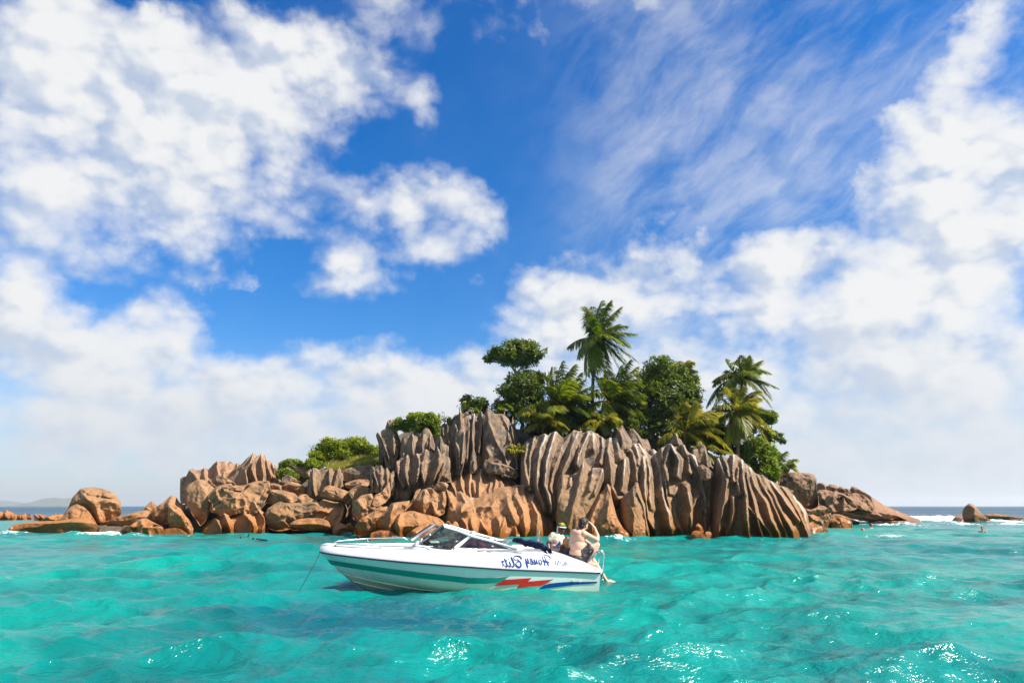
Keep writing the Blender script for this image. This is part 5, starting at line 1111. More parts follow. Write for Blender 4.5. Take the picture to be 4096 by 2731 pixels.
# painted stripes: thin skins laid on the hull
def decal(name, polys, mat, parent=boat, off=0.004, maxe=10.0, mirror=False):
    from mathutils.geometry import tessellate_polygon
    bm = bmesh.new()
    for poly in polys:
        vs = [bm.verts.new((p[0], p[1], 0)) for p in poly]
        for tri in tessellate_polygon([[Vector((p[0], p[1], 0)) for p in poly]]): bm.faces.new([vs[i] for i in tri])
    for _ in range(6):
        es = [e for e in bm.edges if e.calc_length() > maxe]
        if not es: break
        bmesh.ops.subdivide_edges(bm, edges=es, cuts=1)
        bmesh.ops.triangulate(bm, faces=[f for f in bm.faces if len(f.verts) > 3])
    bm.verts.index_update()
    P = on_hull_np([(v.co.x, v.co.y) for v in bm.verts], off)
    Fq = np.array([[v.index for v in f.verts] for f in bm.faces]); bm.free()
    P = np.array(P)
    if mirror: P[:, 1] *= -1
    n = np.cross(P[Fq[:, 1]] - P[Fq[:, 0]], P[Fq[:, 2]] - P[Fq[:, 0]])
    flip = (n[:, 1] > 0) != mirror; Fq[flip] = Fq[flip][:, ::-1]
    return mesh_np(name, P, Fq, mat, parent)
teal = F(cA, [(150, 695), (500, 748), (1000, 818), (1600, 893), (2352, 975)]) + F(cB, [(300, 908), (520, 900), (680, 880), (600, 928), (500, 975), (300, 988), (0, 988)]) + F(cA, [(2352, 1062), (1600, 985), (1000, 900), (500, 822), (212, 772)])
red = F(cB, [(450, 1020), (600, 932), (800, 918), (1000, 905), (945, 957), (1320, 924), (1200, 985), (1130, 1018), (950, 1030), (780, 1050), (832, 996), (640, 1008)])
blue = F(cB, [(1090, 1068), (1180, 1010), (1260, 985), (1400, 970), (1560, 960), (1760, 960), (1945, 958), (1945, 982), (1640, 1000), (1350, 1040)])
for mir in (False, True):
    decal('teal_stripe', [teal], M_TEAL, mirror=mir, off=0.009); decal('red_lightning_stripe', [red], M_RED, mirror=mir, off=0.012); decal('blue_stripe', [blue], M_BLUE, mirror=mir, off=0.009)
for p in ((1605, 942), (1702, 950)):
    q = on_hull(cB(*p), 0.0); ptube('drain_fitting', [q, q + [0, -0.02, 0]], 0.018, M_WHITE, seg=12)

# lettering as traced from the photo (it reads backwards there), brush strokes of varying width
def stroke(pts, w):
    P = np.array(pts, float); n = 5 * (len(P) - 1) + 1
    Q = []
    for i in range(len(P) - 1):
        p0, p1, p2, p3 = P[max(i - 1, 0)], P[i], P[i + 1], P[min(i + 2, len(P) - 1)]
        for t in np.linspace(0, 1, 5, endpoint=False):
            Q.append(0.5 * ((2 * p1) + (-p0 + p2) * t + (2 * p0 - 5 * p1 + 4 * p2 - p3) * t * t + (-p0 + 3 * p1 - 3 * p2 + p3) * t ** 3))
    Q.append(P[-1]); Q = np.array(Q)
    W_ = 1.3 * np.interp(np.linspace(0, 1, len(Q)), np.linspace(0, 1, len(w)), w)
    T = np.gradient(Q, axis=0); T /= np.linalg.norm(T, axis=1)[:, None] + 1e-9
    N = np.stack([-T[:, 1], T[:, 0]], -1)
    return Q + N * W_[:, None], Q - N * W_[:, None]
def lettering(name, strokes, mat, parent=boat, fr=ct):
    Vs, Fs, off = [], [], 0
    for pts, w in strokes:
        a, b = stroke(pts, w); V = []
        V = list(on_hull_np([fr(*p) for p in np.stack([a, b], 1).reshape(-1, 2)], 0.008))
        n = len(a); i = np.arange(n - 1)[:, None] * 2
        Fs.append(i + np.array([[0, 1, 3, 2]]) + off); Vs += V; off += 2 * n
    return mesh_np(name, np.array(Vs), np.concatenate(Fs), mat, parent, smooth=False)
h2 = [9, 16, 20, 14]
name_strokes = [
 # H
 ([(1665, 340), (1640, 290), (1600, 255), (1530, 225), (1445, 208)], [16, 18, 14, 9, 6]), ([(1445, 208), (1490, 320), (1540, 420), (1580, 500), (1610, 555)], [7, 9, 10, 13, 14]),
 ([(1385, 225), (1420, 320), (1455, 420), (1480, 490), (1495, 550)], [7, 9, 10, 12, 13]), ([(1410, 385), (1480, 415), (1560, 440), (1620, 455)], [16, 24, 24, 16]),
 # o n e y
 ([(1330, 355), (1300, 390), (1310, 460), (1345, 520), (1380, 500), (1385, 440), (1350, 370), (1320, 350)], [7, 10, 12, 14, 12, 9, 7, 6]),
 ([(1310, 470), (1270, 490), (1240, 500)], [8, 7, 7]), ([(1215, 370), (1235, 430), (1255, 500)], [14, 13, 9]), ([(1255, 500), (1225, 480), (1200, 440)], [7, 9, 9]), ([(1150, 350), (1165, 430), (1190, 515), (1160, 500), (1120, 480)], [15, 14, 12, 8, 7]),
 ([(1110, 470), (1070, 440), (1030, 390), (1025, 340), (1055, 335), (1090, 400), (1115, 470), (1095, 515), (1060, 500), (1020, 450)], [7, 7, 8, 10, 10, 12, 15, 13, 9, 7]),
 ([(940, 320), (960, 400), (985, 480), (1000, 450)], [14, 14, 11, 7]), ([(985, 480), (940, 460), (905, 400)], [8, 8, 7]), ([(870, 330), (900, 420), (930, 520), (950, 625)], [13, 14, 14, 11]), ([(950, 625), (920, 560), (890, 480), (865, 430)], [8, 6, 6, 5]),
 # B
 ([(755, 355), (730, 300), (670, 260), (590, 250), (530, 265), (515, 320), (545, 370), (610, 395), (680, 405)], [17, 20, 20, 15, 11, 9, 8, 7, 6]),
 ([(620, 335), (660, 385), (710, 440), (735, 500), (735, 560), (700, 600), (640, 590), (590, 550), (575, 500), (600, 460), (650, 430), (735, 430)], [5, 8, 12, 15, 18, 20, 20, 19, 14, 10, 9, 9]),
 # l i t z
 ([(500, 480), (460, 400), (425, 320), (425, 285), (455, 320), (490, 400), (515, 490), (510, 570), (480, 590), (440, 560)], [6, 7, 8, 9, 10, 13, 16, 15, 11, 7]),
 ([(370, 420), (395, 490), (410, 560), (390, 590), (355, 570), (335, 535)], [13, 15, 15, 12, 8, 6]), ([(335, 335), (348, 365)], [11, 11]),
 ([(215, 320), (245, 400), (285, 490), (305, 560), (290, 595), (255, 575), (220, 530)], [8, 11, 14, 15, 12, 8, 6]), ([(215, 375), (260, 395), (305, 400)], [14, 17, 10]),
 ([(205, 435), (170, 420), (125, 412)], [12, 17, 14]), ([(125, 425), (160, 475), (190, 530), (160, 565)], [7, 8, 12, 11])]
lettering('boat_name', name_strokes, M_LETTER)
b_ = [8, 8]
num = [([(1828, 398), (1825, 460), (1820, 522)], [8, 8, 8]), ([(1828, 400), (1850, 425)], [6, 6]),
       ([(1885, 405), (1925, 410)], b_), ([(1925, 410), (1925, 455)], b_), ([(1925, 455), (1895, 455), (1880, 490), (1890, 525), (1925, 528)], b_),
       ([(1968, 412), (1966, 470), (1960, 535)], [8, 8, 8]), ([(1968, 414), (1992, 440)], [6, 6]),
       ([(2040, 440), (2065, 420), (2095, 440), (2100, 485), (2085, 540), (2055, 545), (2040, 520)], b_),
       ([(2138, 428), (2132, 550)], b_), ([(2190, 435), (2185, 558)], b_), ([(2136, 488), (2188, 494)], b_)]
lettering('registration_number', num, M_LETTER)

# windscreen ------------------------------------------------------------------
Fb = L(cw(490, 652), -0.60); Ft = L(cw(1040, 270), -0.48); Rt = L(cw(1625, 470), -0.70); Rb = L(cw(1215, 795), -0.86)
Sb = L(cw(1380, 758), -0.87); St = L(cw(1700, 498), -0.72); Se = L(cB(700, 488), -0.92); Tp = L(cB(800, 492), -0.93); Tb = L(cw(1285, 805), -0.88)
curve = [L(cw(*q), y) for q, y in (((490, 652), -0.60), ((600, 712), -0.68), ((780, 762), -0.76), ((1000, 787), -0.82), ((1215, 795), -0.86))]
def pane(name, poly, mat, parent, th=0.006):
    P = np.array(poly, float); n = len(P)
    nn = np.cross(P[1] - P[0], P[2] - P[0]); nn /= np.linalg.norm(nn)
    V = np.vstack([P - nn * th / 2, P + nn * th / 2]); c = len(V)
    V = np.vstack([V, [P.mean(0) - nn * th / 2], [P.mean(0) + nn * th / 2]])
    i = np.arange(n); j = (i + 1) % n
    tri = np.vstack([np.stack([np.full(n, c), j, i], -1), np.stack([np.full(n, c + 1), i + n, j + n], -1)])
    return mesh_np(name, V, [np.stack([i, j, j + n, i + n], -1), tri], mat, parent, smooth=False)
def mir(p): return np.asarray(p) * [1, -1, 1]
M_FRAME = gelcoat('white_frame', (0.82, 0.82, 0.83))
ws = ptube('windscreen', [Ft, L(cw(1380, 375), -0.60), Rt, St, L(cw(2100, 600), -0.80), Tp], [0.020, 0.026, 0.034, 0.034, 0.032, 0.022], M_FRAME)
for sgn in (1, -1):
    S = lambda p: np.asarray(p) * [1, sgn, 1]
    if sgn < 0: ptube('top_frame', [S(Ft), S(L(cw(1380, 375), -0.60)), S(Rt), S(St), S(Tp)], [0.020, 0.026, 0.034, 0.034, 0.022], M_FRAME, ws)
    ptube('door_post', [S(0.5 * (Rt + St) - [0, 0, 0.005]), S(0.5 * (Rb + Sb))], 0.038, M_FRAME, ws)
    ptube('front_post', [S(Fb), S(Ft)], 0.016, M_BLACK if sgn > 0 else M_ALU, ws)
    ptube('bottom_seal', [S(c) for c in curve], 0.013, M_BLACK, ws)
    ptube('side_sill', [S(Tb), S(Se + [0.1, 0, -0.02])], 0.02, M_FRAME, ws)
    pane('front_pane', [S(c) for c in curve] + [S(Rt), S(Ft)], M_GLASS, ws)
    pane('side_pane', [S(Sb), S(Se), S(St)], M_PURPLE, ws)
ptube('front_top_frame', [Ft, mir(Ft)], 0.016, M_FRAME, ws); ptube('front_bottom_frame', [Fb, mir(Fb)], 0.018, M_FRAME, ws)
mid_b, mid_t = 0.5 * (Fb + mir(Fb)), 0.5 * (Ft + mir(Ft))
pane('centre_pane', [Fb, mid_b, mid_t, Ft], M_GLASS, ws); pane('centre_pane', [mid_b, mir(Fb), mir(Ft), mid_t], M_GLASS, ws)
# the opened middle leaf lies back against the far screen
ptube('folded_leaf', [L(cw(290, 582), 0.55), L(cw(870, 190), 0.45)], 0.034, M_ALU, ws); ptube('folded_leaf', [L(cw(205, 560), 0.75), L(cw(740, 212), 0.66)], 0.014, M_BLACK, ws)
ptube('wiper', [L(cw(680, 370), -0.1), L(cw(715, 490), -0.1)], 0.012, M_ALU, ws)

# rails ------------------------------------------------------------------------
def rail_pts(f, pts, side, ins): return [solve(f(*p), ins, side) for p in pts]
nr1 = rail_pts(cA, [(252, 492), (275, 458), (320, 446), (640, 462), (1000, 480), (1350, 490), (1650, 494), (1710, 508), (1765, 550)], -1, 0.16)
rl = ptube('bow_rail', nr1, np.full(40, 0.0125), M_STEEL, n=40)
a_, b2 = rail_pts(cA, [(985, 480), (985, 532)], -1, 0.16); ptube('stanchion', [a_, b2], 0.011, M_STEEL, rl)
fr1 = rail_pts(cA, [(232, 472), (255, 425), (300, 402), (780, 362), (1370, 346), (1415, 395)], 1, 0.16)
rf = ptube('bow_rail', fr1, np.full(40, 0.0125), M_STEEL, n=40)
a_, b2 = rail_pts(cA, [(785, 362), (785, 405)], 1, 0.16); ptube('stanchion', [a_, b2], 0.011, M_STEEL, rf)
gr = [solve(cw(1310, 800), 0.14), solve(cw(2040, 860), 0.14), solve(cB(860, 562), 0.14)]
ptube('grab_rail', [g + [0, -0.01, 0.03] for g in gr], 0.010, M_STEEL)
# folded sun canopy and its tubes
cn = [L(cB(*p), y) for p, y in (((738, 362), 0.75), ((800, 360), 0.62), ((900, 395), 0.40), ((1010, 415), 0.15), ((1100, 440), -0.15), ((1160, 470), -0.45), ((1215, 495), -0.68), ((1275, 510), -0.82))]
Vc, Fc = tube(np.stack([np.interp(np.linspace(0, 1, 40), np.linspace(0, 1, 8), np.array(cn)[:, j]) for j in range(3)], -1), np.interp(np.linspace(0, 1, 40), [0, .1, .3, .55, .7, .8, .92, 1], [.03, .06, .065, .075, .06, .055, .07, .03]), 12)
Vc = Vc + 0.028 * np.stack([fbm(Vc * 9 + k, 3) for k in (0, 5, 9)], -1)
cano = mesh_np('folded_canopy', Vc, Fc, M_CANVAS, boat)
ptube('canopy_tube', [L(cB(590, 500), -0.90), L(cB(1130, 505), -0.84)], 0.026, M_ALU, cano); ptube('canopy_tube', [L(cB(480, 360), 0.85), L(cB(770, 362), 0.80)], 0.026, M_ALU, cano)
ptube('canopy_strap', [L(cB(1215, 515), -0.85), L(cB(1240, 550), -0.9), L(cB(1285, 568), -0.92)], 0.008, M_WHITE, cano); ptube('canopy_strap', [L(cB(1120, 540), -0.87), L(cB(1150, 528), -0.86), L(cB(1180, 530), -0.86)], 0.008, M_WHITE, cano)
ptube('rod_holder', [L(cB(1085, 470), 0.80), L(cB(1095, 330), 0.80), L(cB(1108, 212), 0.80)], [0.026, 0.026, 0.03], M_ALU)
# steering wheel, seats, engine box
wc = L(cw(1190, 690), 0.30)
a = np.linspace(0, 2 * math.pi, 25); tl = R(30)
wp = [wc + 0.17 * np.array([math.cos(q) * math.sin(tl), math.sin(q), math.cos(q) * math.cos(tl)]) for q in a]
whl = ptube('steering_wheel', wp, 0.014, M_BLACK, seg=6)
for q in (0, 2.1, 4.2): ptube('spoke', [wc, wc + 0.17 * np.array([math.cos(q) * math.sin(tl), math.sin(q), math.cos(q) * math.cos(tl)])], 0.010, M_ALU, whl)
def sup(c, r, e=0.45, n=20, noise=0.0, rot=0.0):
    u = np.linspace(0, math.pi, n)[:, None]; v = np.linspace(0, 2 * math.pi, 2 * n, endpoint=False)[None]
    f = lambda x: np.sign(x) * np.abs(x) ** e
    V = np.stack([f(np.sin(u)) * f(np.cos(v)) * r[0], f(np.sin(u)) * f(np.sin(v)) * r[1], f(np.cos(u)) * r[2] + 0 * v], -1).reshape(-1, 3)
    if noise: V = V + noise * fbm(V * 6, 3)[:, None]
    c_, s_ = math.cos(rot), math.sin(rot); V = V @ np.array([[c_, 0, -s_], [0, 1, 0], [s_, 0, c_]])
    return V + np.array(c), grid_faces(n, 2 * n, True)[:, ::-1]
for (px, py), y in (((1710, 440), 0.42), ((2130, 575), 0.42), ((1900, 690), -0.42)):
    h = L(cw(px, py), y)
    V, Fq = sup(h - [0, 0, 0.17], (0.075, 0.21, 0.24), 0.5, 14); st_ = mesh_np('seat', V, Fq, M_SEAT, boat)
    V, Fq = sup(h + [-0.20, 0, -0.36], (0.23, 0.22, 0.07), 0.5, 12); mesh_np('seat_cushion', V, Fq, M_SEAT, st_)
eb = L(cp(830, 1190), 0.42)
V, Fq = sup(eb, (0.27, 0.42, 0.15), 0.45, 22, 0.01, R(-6)); mesh_np('engine_box_cushion', V, Fq, M_VINYL, boat)
V, Fq = sup(eb + [0, 0, -0.22], (0.40, 0.60, 0.14), 0.3, 16); mesh_np('engine_box', V, Fq, M_WHITE, boat)
V, Fq = sup([XS - 0.28, 0, float(zr(XS)) - 0.02], (0.42, 0.80, 0.06), 0.3, 16); mesh_np('swim_platform', V, Fq, M_WHITE, boat)
# boarding ladder rails
lad = [(95, 985), (200, 850), (300, 715), (350, 684), (400, 676), (450, 695), (480, 740), (490, 810), (478, 960), (458, 1150), (448, 1290), (415, 1345), (352, 1375)]
ld = ptube('boarding_rail', [L(cs(*p), -0.42) for p in lad], np.full(60, 0.0165), M_STEEL, n=60)
ptube('boarding_rail', [L(cs(*p), -0.42) * [1, 0, 1] + [0.0, 0.0, 0.0] for p in lad], np.full(60, 0.0165), M_STEEL, ld, n=60)
for z in (0.0, -0.2): ptube('rung', [L(cs(448, 1290), -0.42) + [-0.06, 0, z], L(cs(448, 1290), -0.42) * [1, 0, 1] + [-0.06, 0, z]], 0.013, M_STEEL, ld)
ptube('ladder_foot', [L(cs(352, 1375), -0.42), L(cs(362, 1480), -0.42)], 0.013, M_STEEL, ld)
# anchor line
r0 = L(cA(40, 592), 0.0); r0w = np.array(BOAT_M @ Vector(r0)); r1 = at(*c1(30, 680), 15.2)
rp = bez(r0w, 0.5 * (r0w + r1) + [0.02, 0, -0.05], r1, 20)
V, Fq = tube(rp - r0w, 0.006, 6)
o = mesh_np('anchor_rope', V, Fq, M_ROPE, loc=r0w); tag(o, 'thin mooring rope running from the bow of the motorboat down into the water', 'rope')
# ------------------------------------------------------------------ people
def skin_mat(name, col, blotch=(1.15, 0.8, 0.75), tattoo=None, rough=0.5):
    m, T, out = new_mat(name)
    O = T.n('ShaderNodeTexCoord').outputs['Object']
    n = T.noise(O, 7, 4); c = T.mix(T.mr(n, 0.45, 0.75, 0.0, 0.35), col, [min(1, col[i] * blotch[i]) for i in range(3)])
    if tattoo is not None:
        a, b, r = tattoo
        ax = np.array(b) - np.array(a); Ln = float(np.linalg.norm(ax)); ax = ax / Ln
        v = T.vm('SUBTRACT', O, tuple(a)); t = T.vm('DOT_PRODUCT', v, tuple(ax))
        perp = T.vm('LENGTH', T.vm('SUBTRACT', v, T.vm('SCALE', tuple(ax), t)))
        msk = T.math('MULTIPLY', T.math('MULTIPLY', T.mr(t, 0.02, 0.06), T.mr(t, Ln - 0.05, Ln - 0.01, 1, 0)), T.mr(perp, r, r * 1.25, 1, 0))
        vo = T.n('ShaderNodeTexVoronoi', feature='DISTANCE_TO_EDGE'); T.put(vo.inputs['Vector'], O); vo.inputs['Scale'].default_value = 28
        vo2 = T.n('ShaderNodeTexVoronoi', feature='F1'); T.put(vo2.inputs['Vector'], O); vo2.inputs['Scale'].default_value = 60
        ink = T.math('MAXIMUM', T.mr(vo.outputs['Distance'], 0.05, 0.13, 1, 0), T.mr(vo2.outputs['Distance'], 0.25, 0.40, 0.5, 0))
        c = T.mix(T.math('MULTIPLY', T.math('MULTIPLY', ink, msk), 0.75), c, (0.05, 0.055, 0.065))
    p = principled(T, out, color=c, rough=rough, spec=0.45)
    p.inputs['Subsurface Weight'].default_value = 0.08; p.inputs['Subsurface Radius'].default_value = (0.02, 0.008, 0.004)
    return m
BS = 1.06
def capsule(p0, r0, p1, r1, seg=14):
    r0, r1 = r0 * BS, r1 * BS
    p0, p1 = np.array(p0, float), np.array(p1, float); d = p1 - p0; ln = np.linalg.norm(d) + 1e-6; d = d / ln
    P, Rr = [], []
    for q in np.linspace(-math.pi / 2, 0, 5)[:-1]: P.append(p0 + d * r0 * math.sin(q)); Rr.append(max(r0 * math.cos(q), 1e-3))
    for q in np.linspace(0, 1, 4): P.append(p0 + d * ln * q); Rr.append(r0 + (r1 - r0) * q)
    for q in np.linspace(0, math.pi / 2, 5)[1:]: P.append(p1 + d * r1 * math.sin(q)); Rr.append(max(r1 * math.cos(q), 1e-3))
    P = np.array(P); up = np.array([0, 0, 1.0]) if abs(d[2]) < 0.9 else np.array([1.0, 0, 0])
    N = np.cross(d, up); N /= np.linalg.norm(N); B = np.cross(d, N); a = np.linspace(0, 2 * math.pi, seg, endpoint=False)
    V = np.concatenate([P[i] + Rr[i] * (np.cos(a)[:, None] * N + np.sin(a)[:, None] * B) for i in range(len(P))])
    n = len(P); Fq = grid_faces(n, seg, True)[:, ::-1]; c = len(V); V = np.vstack([V, P[:1], P[-1:]]); i = np.arange(seg)
    tri = np.vstack([np.stack([i, np.full(seg, c), (i + 1) % seg], -1)[:, ::-1] * 1, np.stack([(n - 1) * seg + (i + 1) % seg, np.full(seg, c + 1), (n - 1) * seg + i], -1)[:, ::-1]])
    return V, Fq, tri[:, ::-1]
def ellip(c, r, axes=None, n=12):
    r = [q * BS for q in r]
    u = np.linspace(0, math.pi, n)[:, None]; v = np.linspace(0, 2 * math.pi, 2 * n, endpoint=False)[None]
    V = np.stack([np.sin(u) * np.cos(v) * r[0], np.sin(u) * np.sin(v) * r[1], np.cos(u) * r[2] + 0 * v], -1).reshape(-1, 3)
    if axes is not None: V = V @ np.array(axes)
    return V + np.array(c), grid_faces(n, 2 * n, True)[:, ::-1], np.zeros((0, 3), int)
def fuse(name, prims, voxel, mat, parent, smooth=4, noise=0.0, nscale=30.0):
    """one continuous skin grown over overlapping volumes"""
    Vs, Q, T_, off = [], [], [], 0
    for V, Fq, tri in prims:
        Vs.append(V); Q.append(Fq + off)
        if len(tri): T_.append(tri + off)
        off += len(V)
    tmp = mesh_np('tmp', np.concatenate(Vs), [np.concatenate(Q)] + ([np.concatenate(T_)] if T_ else []))
    bm = bmesh.new(); bm.from_mesh(tmp.data); bmesh.ops.remove_doubles(bm, verts=bm.verts, dist=1e-5); bmesh.ops.recalc_face_normals(bm, faces=bm.faces); bm.to_mesh(tmp.data); bm.free()
    r = tmp.modifiers.new('r', 'REMESH'); r.mode = 'VOXEL'; r.voxel_size = voxel
    s = tmp.modifiers.new('s', 'SMOOTH'); s.factor = 0.5; s.iterations = smooth
    dg = bpy.context.evaluated_depsgraph_get(); me = bpy.data.meshes.new_from_object(tmp.evaluated_get(dg))
    bpy.data.objects.remove(tmp)
    n = len(me.vertices); co = np.zeros(n * 3, np.float32); me.vertices.foreach_get('co', co); co = co.reshape(-1, 3)
    if noise:
        co = co + noise * np.stack([fbm(co * nscale + k, 2) for k in (0, 7, 13)], -1); me.vertices.foreach_set('co', co.astype(np.float32).ravel())
    me.polygons.foreach_set('use_smooth', np.ones(len(me.polygons), bool)); me.materials.clear(); me.materials.append(mat); me.name = name
    o = bpy.data.objects.new(name, me); COL.objects.link(o); o.parent = parent
    return o
def hand(w, palm_to, curl, spread, rs=None, size=0.085, thumb=None):
    """palm plus five fingers: w wrist point, palm_to knuckle centre, curl = vector the finger tips bend towards, spread = across-knuckle vector"""
    w, k = np.array(w), np.array(palm_to); d = (k - w) / np.linalg.norm(k - w); s = np.array(spread) / np.linalg.norm(spread)
    pr = [capsule(w, 0.024, w + (k - w) * 0.5, 0.026)]
    for i, (o, l) in enumerate(((-1.5, 0.058), (-0.5, 0.072), (0.5, 0.076), (1.5, 0.068))):
        b = k + s * o * 0.0185; pr.append(capsule(w + s * o * 0.009, 0.016, b, 0.0125))
        m = b + (d * 0.8 + np.array(curl) * 0.25) * l * 0.55; e = m + (d * 0.35 + np.array(curl) * 0.75) * l * 0.5
        pr += [capsule(b, 0.0105, m, 0.0095), capsule(m, 0.0095, e, 0.008)]
    tb = w + (k - w) * 0.3 + s * 0.025; tm = tb + s * 0.028 + d * 0.022; te = tm + d * 0.03 + s * 0.004
    pr += [capsule(tb, 0.014, tm, 0.011), capsule(tm, 0.011, te, 0.009)]
    return pr

# --- bare-backed man on the stern --------------------------------------------
YM = -0.22
def P1(x, y, dy=0.0): return L(cp(x, y), YM + dy)
def P2(x, y, dy=0.0): return L(cs(x, y), YM + dy)
man = empty('person', (0, 0, 0), 'bare-backed man in black shorts with dark ponytail and tattooed arm seated on the stern', 'person')
base_m = P1(1060, 1380)
MM = BOAT_M @ Matrix.Translation(Vector(base_m)); man.matrix_world = MM
def rel(prims): return [(V - base_m, a, b) for V, a, b in prims]
sh_r, el_r, wr_r = P1(1290, 570, -0.10), P1(1715, 775, -0.06), P1(1625, 385, 0.0)
TAT = (sh_r - base_m, el_r - base_m, 0.062)
M_SKIN = skin_mat('fair_skin', (0.60, 0.35, 0.25), (1.08, 0.78, 0.74), TAT)
M_DSKIN = skin_mat('dark_skin', (0.12, 0.055, 0.028), (1.2, 0.95, 0.8), None, 0.42)
M_HAIR = simple('dark_curly_hair', (0.022, 0.012, 0.008), 0.55, 0, 0.5, 60)
M_SHORTS = simple('black_shorts', (0.012, 0.012, 0.015), 0.5, 0, 0.3, 20, 0.5, 0.012)
hd = P1(1300, 280, 0.02)
fx = np.array([0.80, 0.58, -0.12]); fx /= np.linalg.norm(fx)              # where he looks
fs = np.cross([0, 0, 1.0], fx); fs /= np.linalg.norm(fs); fu = np.cross(fx, fs)
HA = np.array([fx, fs, fu])
def H(c, f, s, u): return c + fx * f + fs * s + fu * u
ch, wa, hp = P1(1110, 700, 0.03), P1(1105, 960, 0.02), P1(1090, 1210, 0.0)
tA = np.array([[0.88, 0.47, 0.05], [-0.47, 0.88, 0], [-0.05, 0, 1.0]])
kn_r = P1(1710, 930, -0.06); an_r = P1(1455, 1470, -0.12)
kn_l = P2(235, 900, 0.16); an_l = P2(530, 1335, 0.16)
body = [ellip(hd, (0.098, 0.078, 0.118), HA), ellip(H(hd, 0.045, 0, -0.055), (0.055, 0.056, 0.06), HA),               # skull, jaw
        capsule(H(hd, 0.095, 0, -0.005), 0.012, H(hd, 0.112, 0, -0.028), 0.014), ellip(H(hd, 0.088, 0, -0.062), (0.016, 0.026, 0.012), HA), # nose, lips
        ellip(H(hd, 0.082, 0.032, 0.012), (0.014, 0.018, 0.012), HA), ellip(H(hd, 0.082, -0.032, 0.012), (0.014, 0.018, 0.012), HA),
        ellip(H(hd, -0.005, 0.080, -0.012), (0.022, 0.010, 0.032), HA), ellip(H(hd, -0.005, -0.080, -0.012), (0.022, 0.010, 0.032), HA),
        capsule(H(hd, -0.02, 0, -0.08), 0.060, P1(1190, 530, 0.02), 0.070),
        ellip(ch, (0.150, 0.185, 0.19), tA), ellip(P1(1080, 560, 0.03), (0.13, 0.175, 0.10), tA), ellip(wa, (0.165, 0.180, 0.19), tA), ellip(hp, (0.165, 0.185, 0.16), tA),
        ellip(P1(1270, 900, -0.04), (0.085, 0.07, 0.055)), ellip(P1(1270, 1010, -0.03), (0.085, 0.08, 0.05)), ellip(P1(1200, 1100, -0.06), (0.10, 0.08, 0.06)),
        capsule(P1(1200, 560, -0.04), 0.075, sh_r, 0.068), capsule(sh_r, 0.066, el_r, 0.047), capsule(el_r, 0.046, P1(1720, 640, -0.02), 0.046), capsule(P1(1720, 640, -0.02), 0.046, wr_r, 0.029),
        capsule(P1(1010, 560, 0.14), 0.075, P1(1060, 580, 0.20), 0.062), capsule(P1(1060, 580, 0.20), 0.056, P1(1330, 800, 0.26), 0.045), capsule(P1(1330, 800, 0.26), 0.043, P1(1530, 930, 0.16), 0.030),
        capsule(P1(1130, 1230, -0.05), 0.110, P1(1430, 1080, -0.06), 0.095), capsule(P1(1430, 1080, -0.06), 0.095, kn_r, 0.062), capsule(kn_r, 0.060, P1(1610, 1180, -0.09), 0.058), capsule(P1(1610, 1180, -0.09), 0.056, an_r, 0.036),
        capsule(an_r, 0.036, an_r + [0.16, -0.02, -0.045], 0.028), capsule(an_r + [-0.035, 0, -0.03], 0.034, an_r + [0.10, -0.02, -0.05], 0.032),
        capsule(P1(1130, 1280, 0.10), 0.105, P1(1430, 1350, 0.14), 0.085), capsule(P1(1430, 1350, 0.14), 0.085, kn_l, 0.060), capsule(kn_l, 0.058, P2(345, 1075, 0.16), 0.056), capsule(P2(345, 1075, 0.16), 0.055, an_l, 0.033),
        capsule(an_l, 0.034, P2(560, 1385, 0.16), 0.035), capsule(P2(560, 1380, 0.16), 0.036, P2(690, 1385, 0.14), 0.024), capsule(P2(600, 1350, 0.18), 0.030, P2(715, 1380, 0.18), 0.020)]
for k in range(5): body.append(capsule(P2(690, 1385, 0.13 + 0.016 * k), 0.013, P2(735 - 5 * k, 1382 + 3 * k, 0.125 + 0.018 * k), 0.010 if k else 0.008))
body += hand(wr_r, P1(1520, 255, 0.03), np.array([-0.9, 0.1, 0.25]), np.array([0.25, 0.95, 0.15]))
body += hand(P1(1530, 930, 0.16), P1(1640, 900, 0.12), np.array([0.6, -0.2, -0.7]), np.array([0.1, 0.95, 0.1]))
fuse('body', rel(body), 0.0095, M_SKIN, man, 4)
hair = [ellip(H(hd, -0.030, 0, 0.030), (0.100, 0.090, 0.110), HA), ellip(H(hd, -0.055, 0, -0.03), (0.070, 0.078, 0.085), HA), ellip(H(hd, 0.02, 0, 0.085), (0.085, 0.075, 0.05), HA),
        ellip(P1(1130, 450, -0.04), (0.040, 0.038, 0.045)), ellip(P1(1100, 520, -0.05), (0.042, 0.040, 0.055)), ellip(P1(1110, 565, -0.05), (0.028, 0.028, 0.035)), capsule(P1(1190, 400, -0.02), 0.045, P1(1130, 450, -0.04), 0.035)]
fuse('hair', rel(hair), 0.010, M_HAIR, man, 1, 0.012, 34)
shorts = [ellip(P1(1060, 1330, 0.0), (0.195, 0.215, 0.105), tA), ellip(P1(1190, 1270, 0.0), (0.16, 0.20, 0.12), tA), capsule(P1(1160, 1230, -0.05), 0.130, P1(1470, 1080, -0.06), 0.112), capsule(P1(1150, 1290, 0.10), 0.122, P1(1450, 1340, 0.13), 0.105), capsule(P1(1250, 1300, -0.04), 0.11, P1(1480, 1200, -0.05), 0.095)]
sh_o = fuse('shorts', rel(shorts), 0.012, M_SHORTS, man, 3, 0.006, 16)
q = [P1(1478, 1138, -0.195), P1(1500, 1150, -0.195), P1(1535, 1122, -0.185), P1(1502, 1140, -0.195)]
mk = pane('white_tick_mark', [v - base_m for v in (P1(1476, 1136, -0.19), P1(1498, 1156, -0.19), P1(1540, 1118, -0.17), P1(1500, 1138, -0.19))], M_WHITE, sh_o, 0.004)

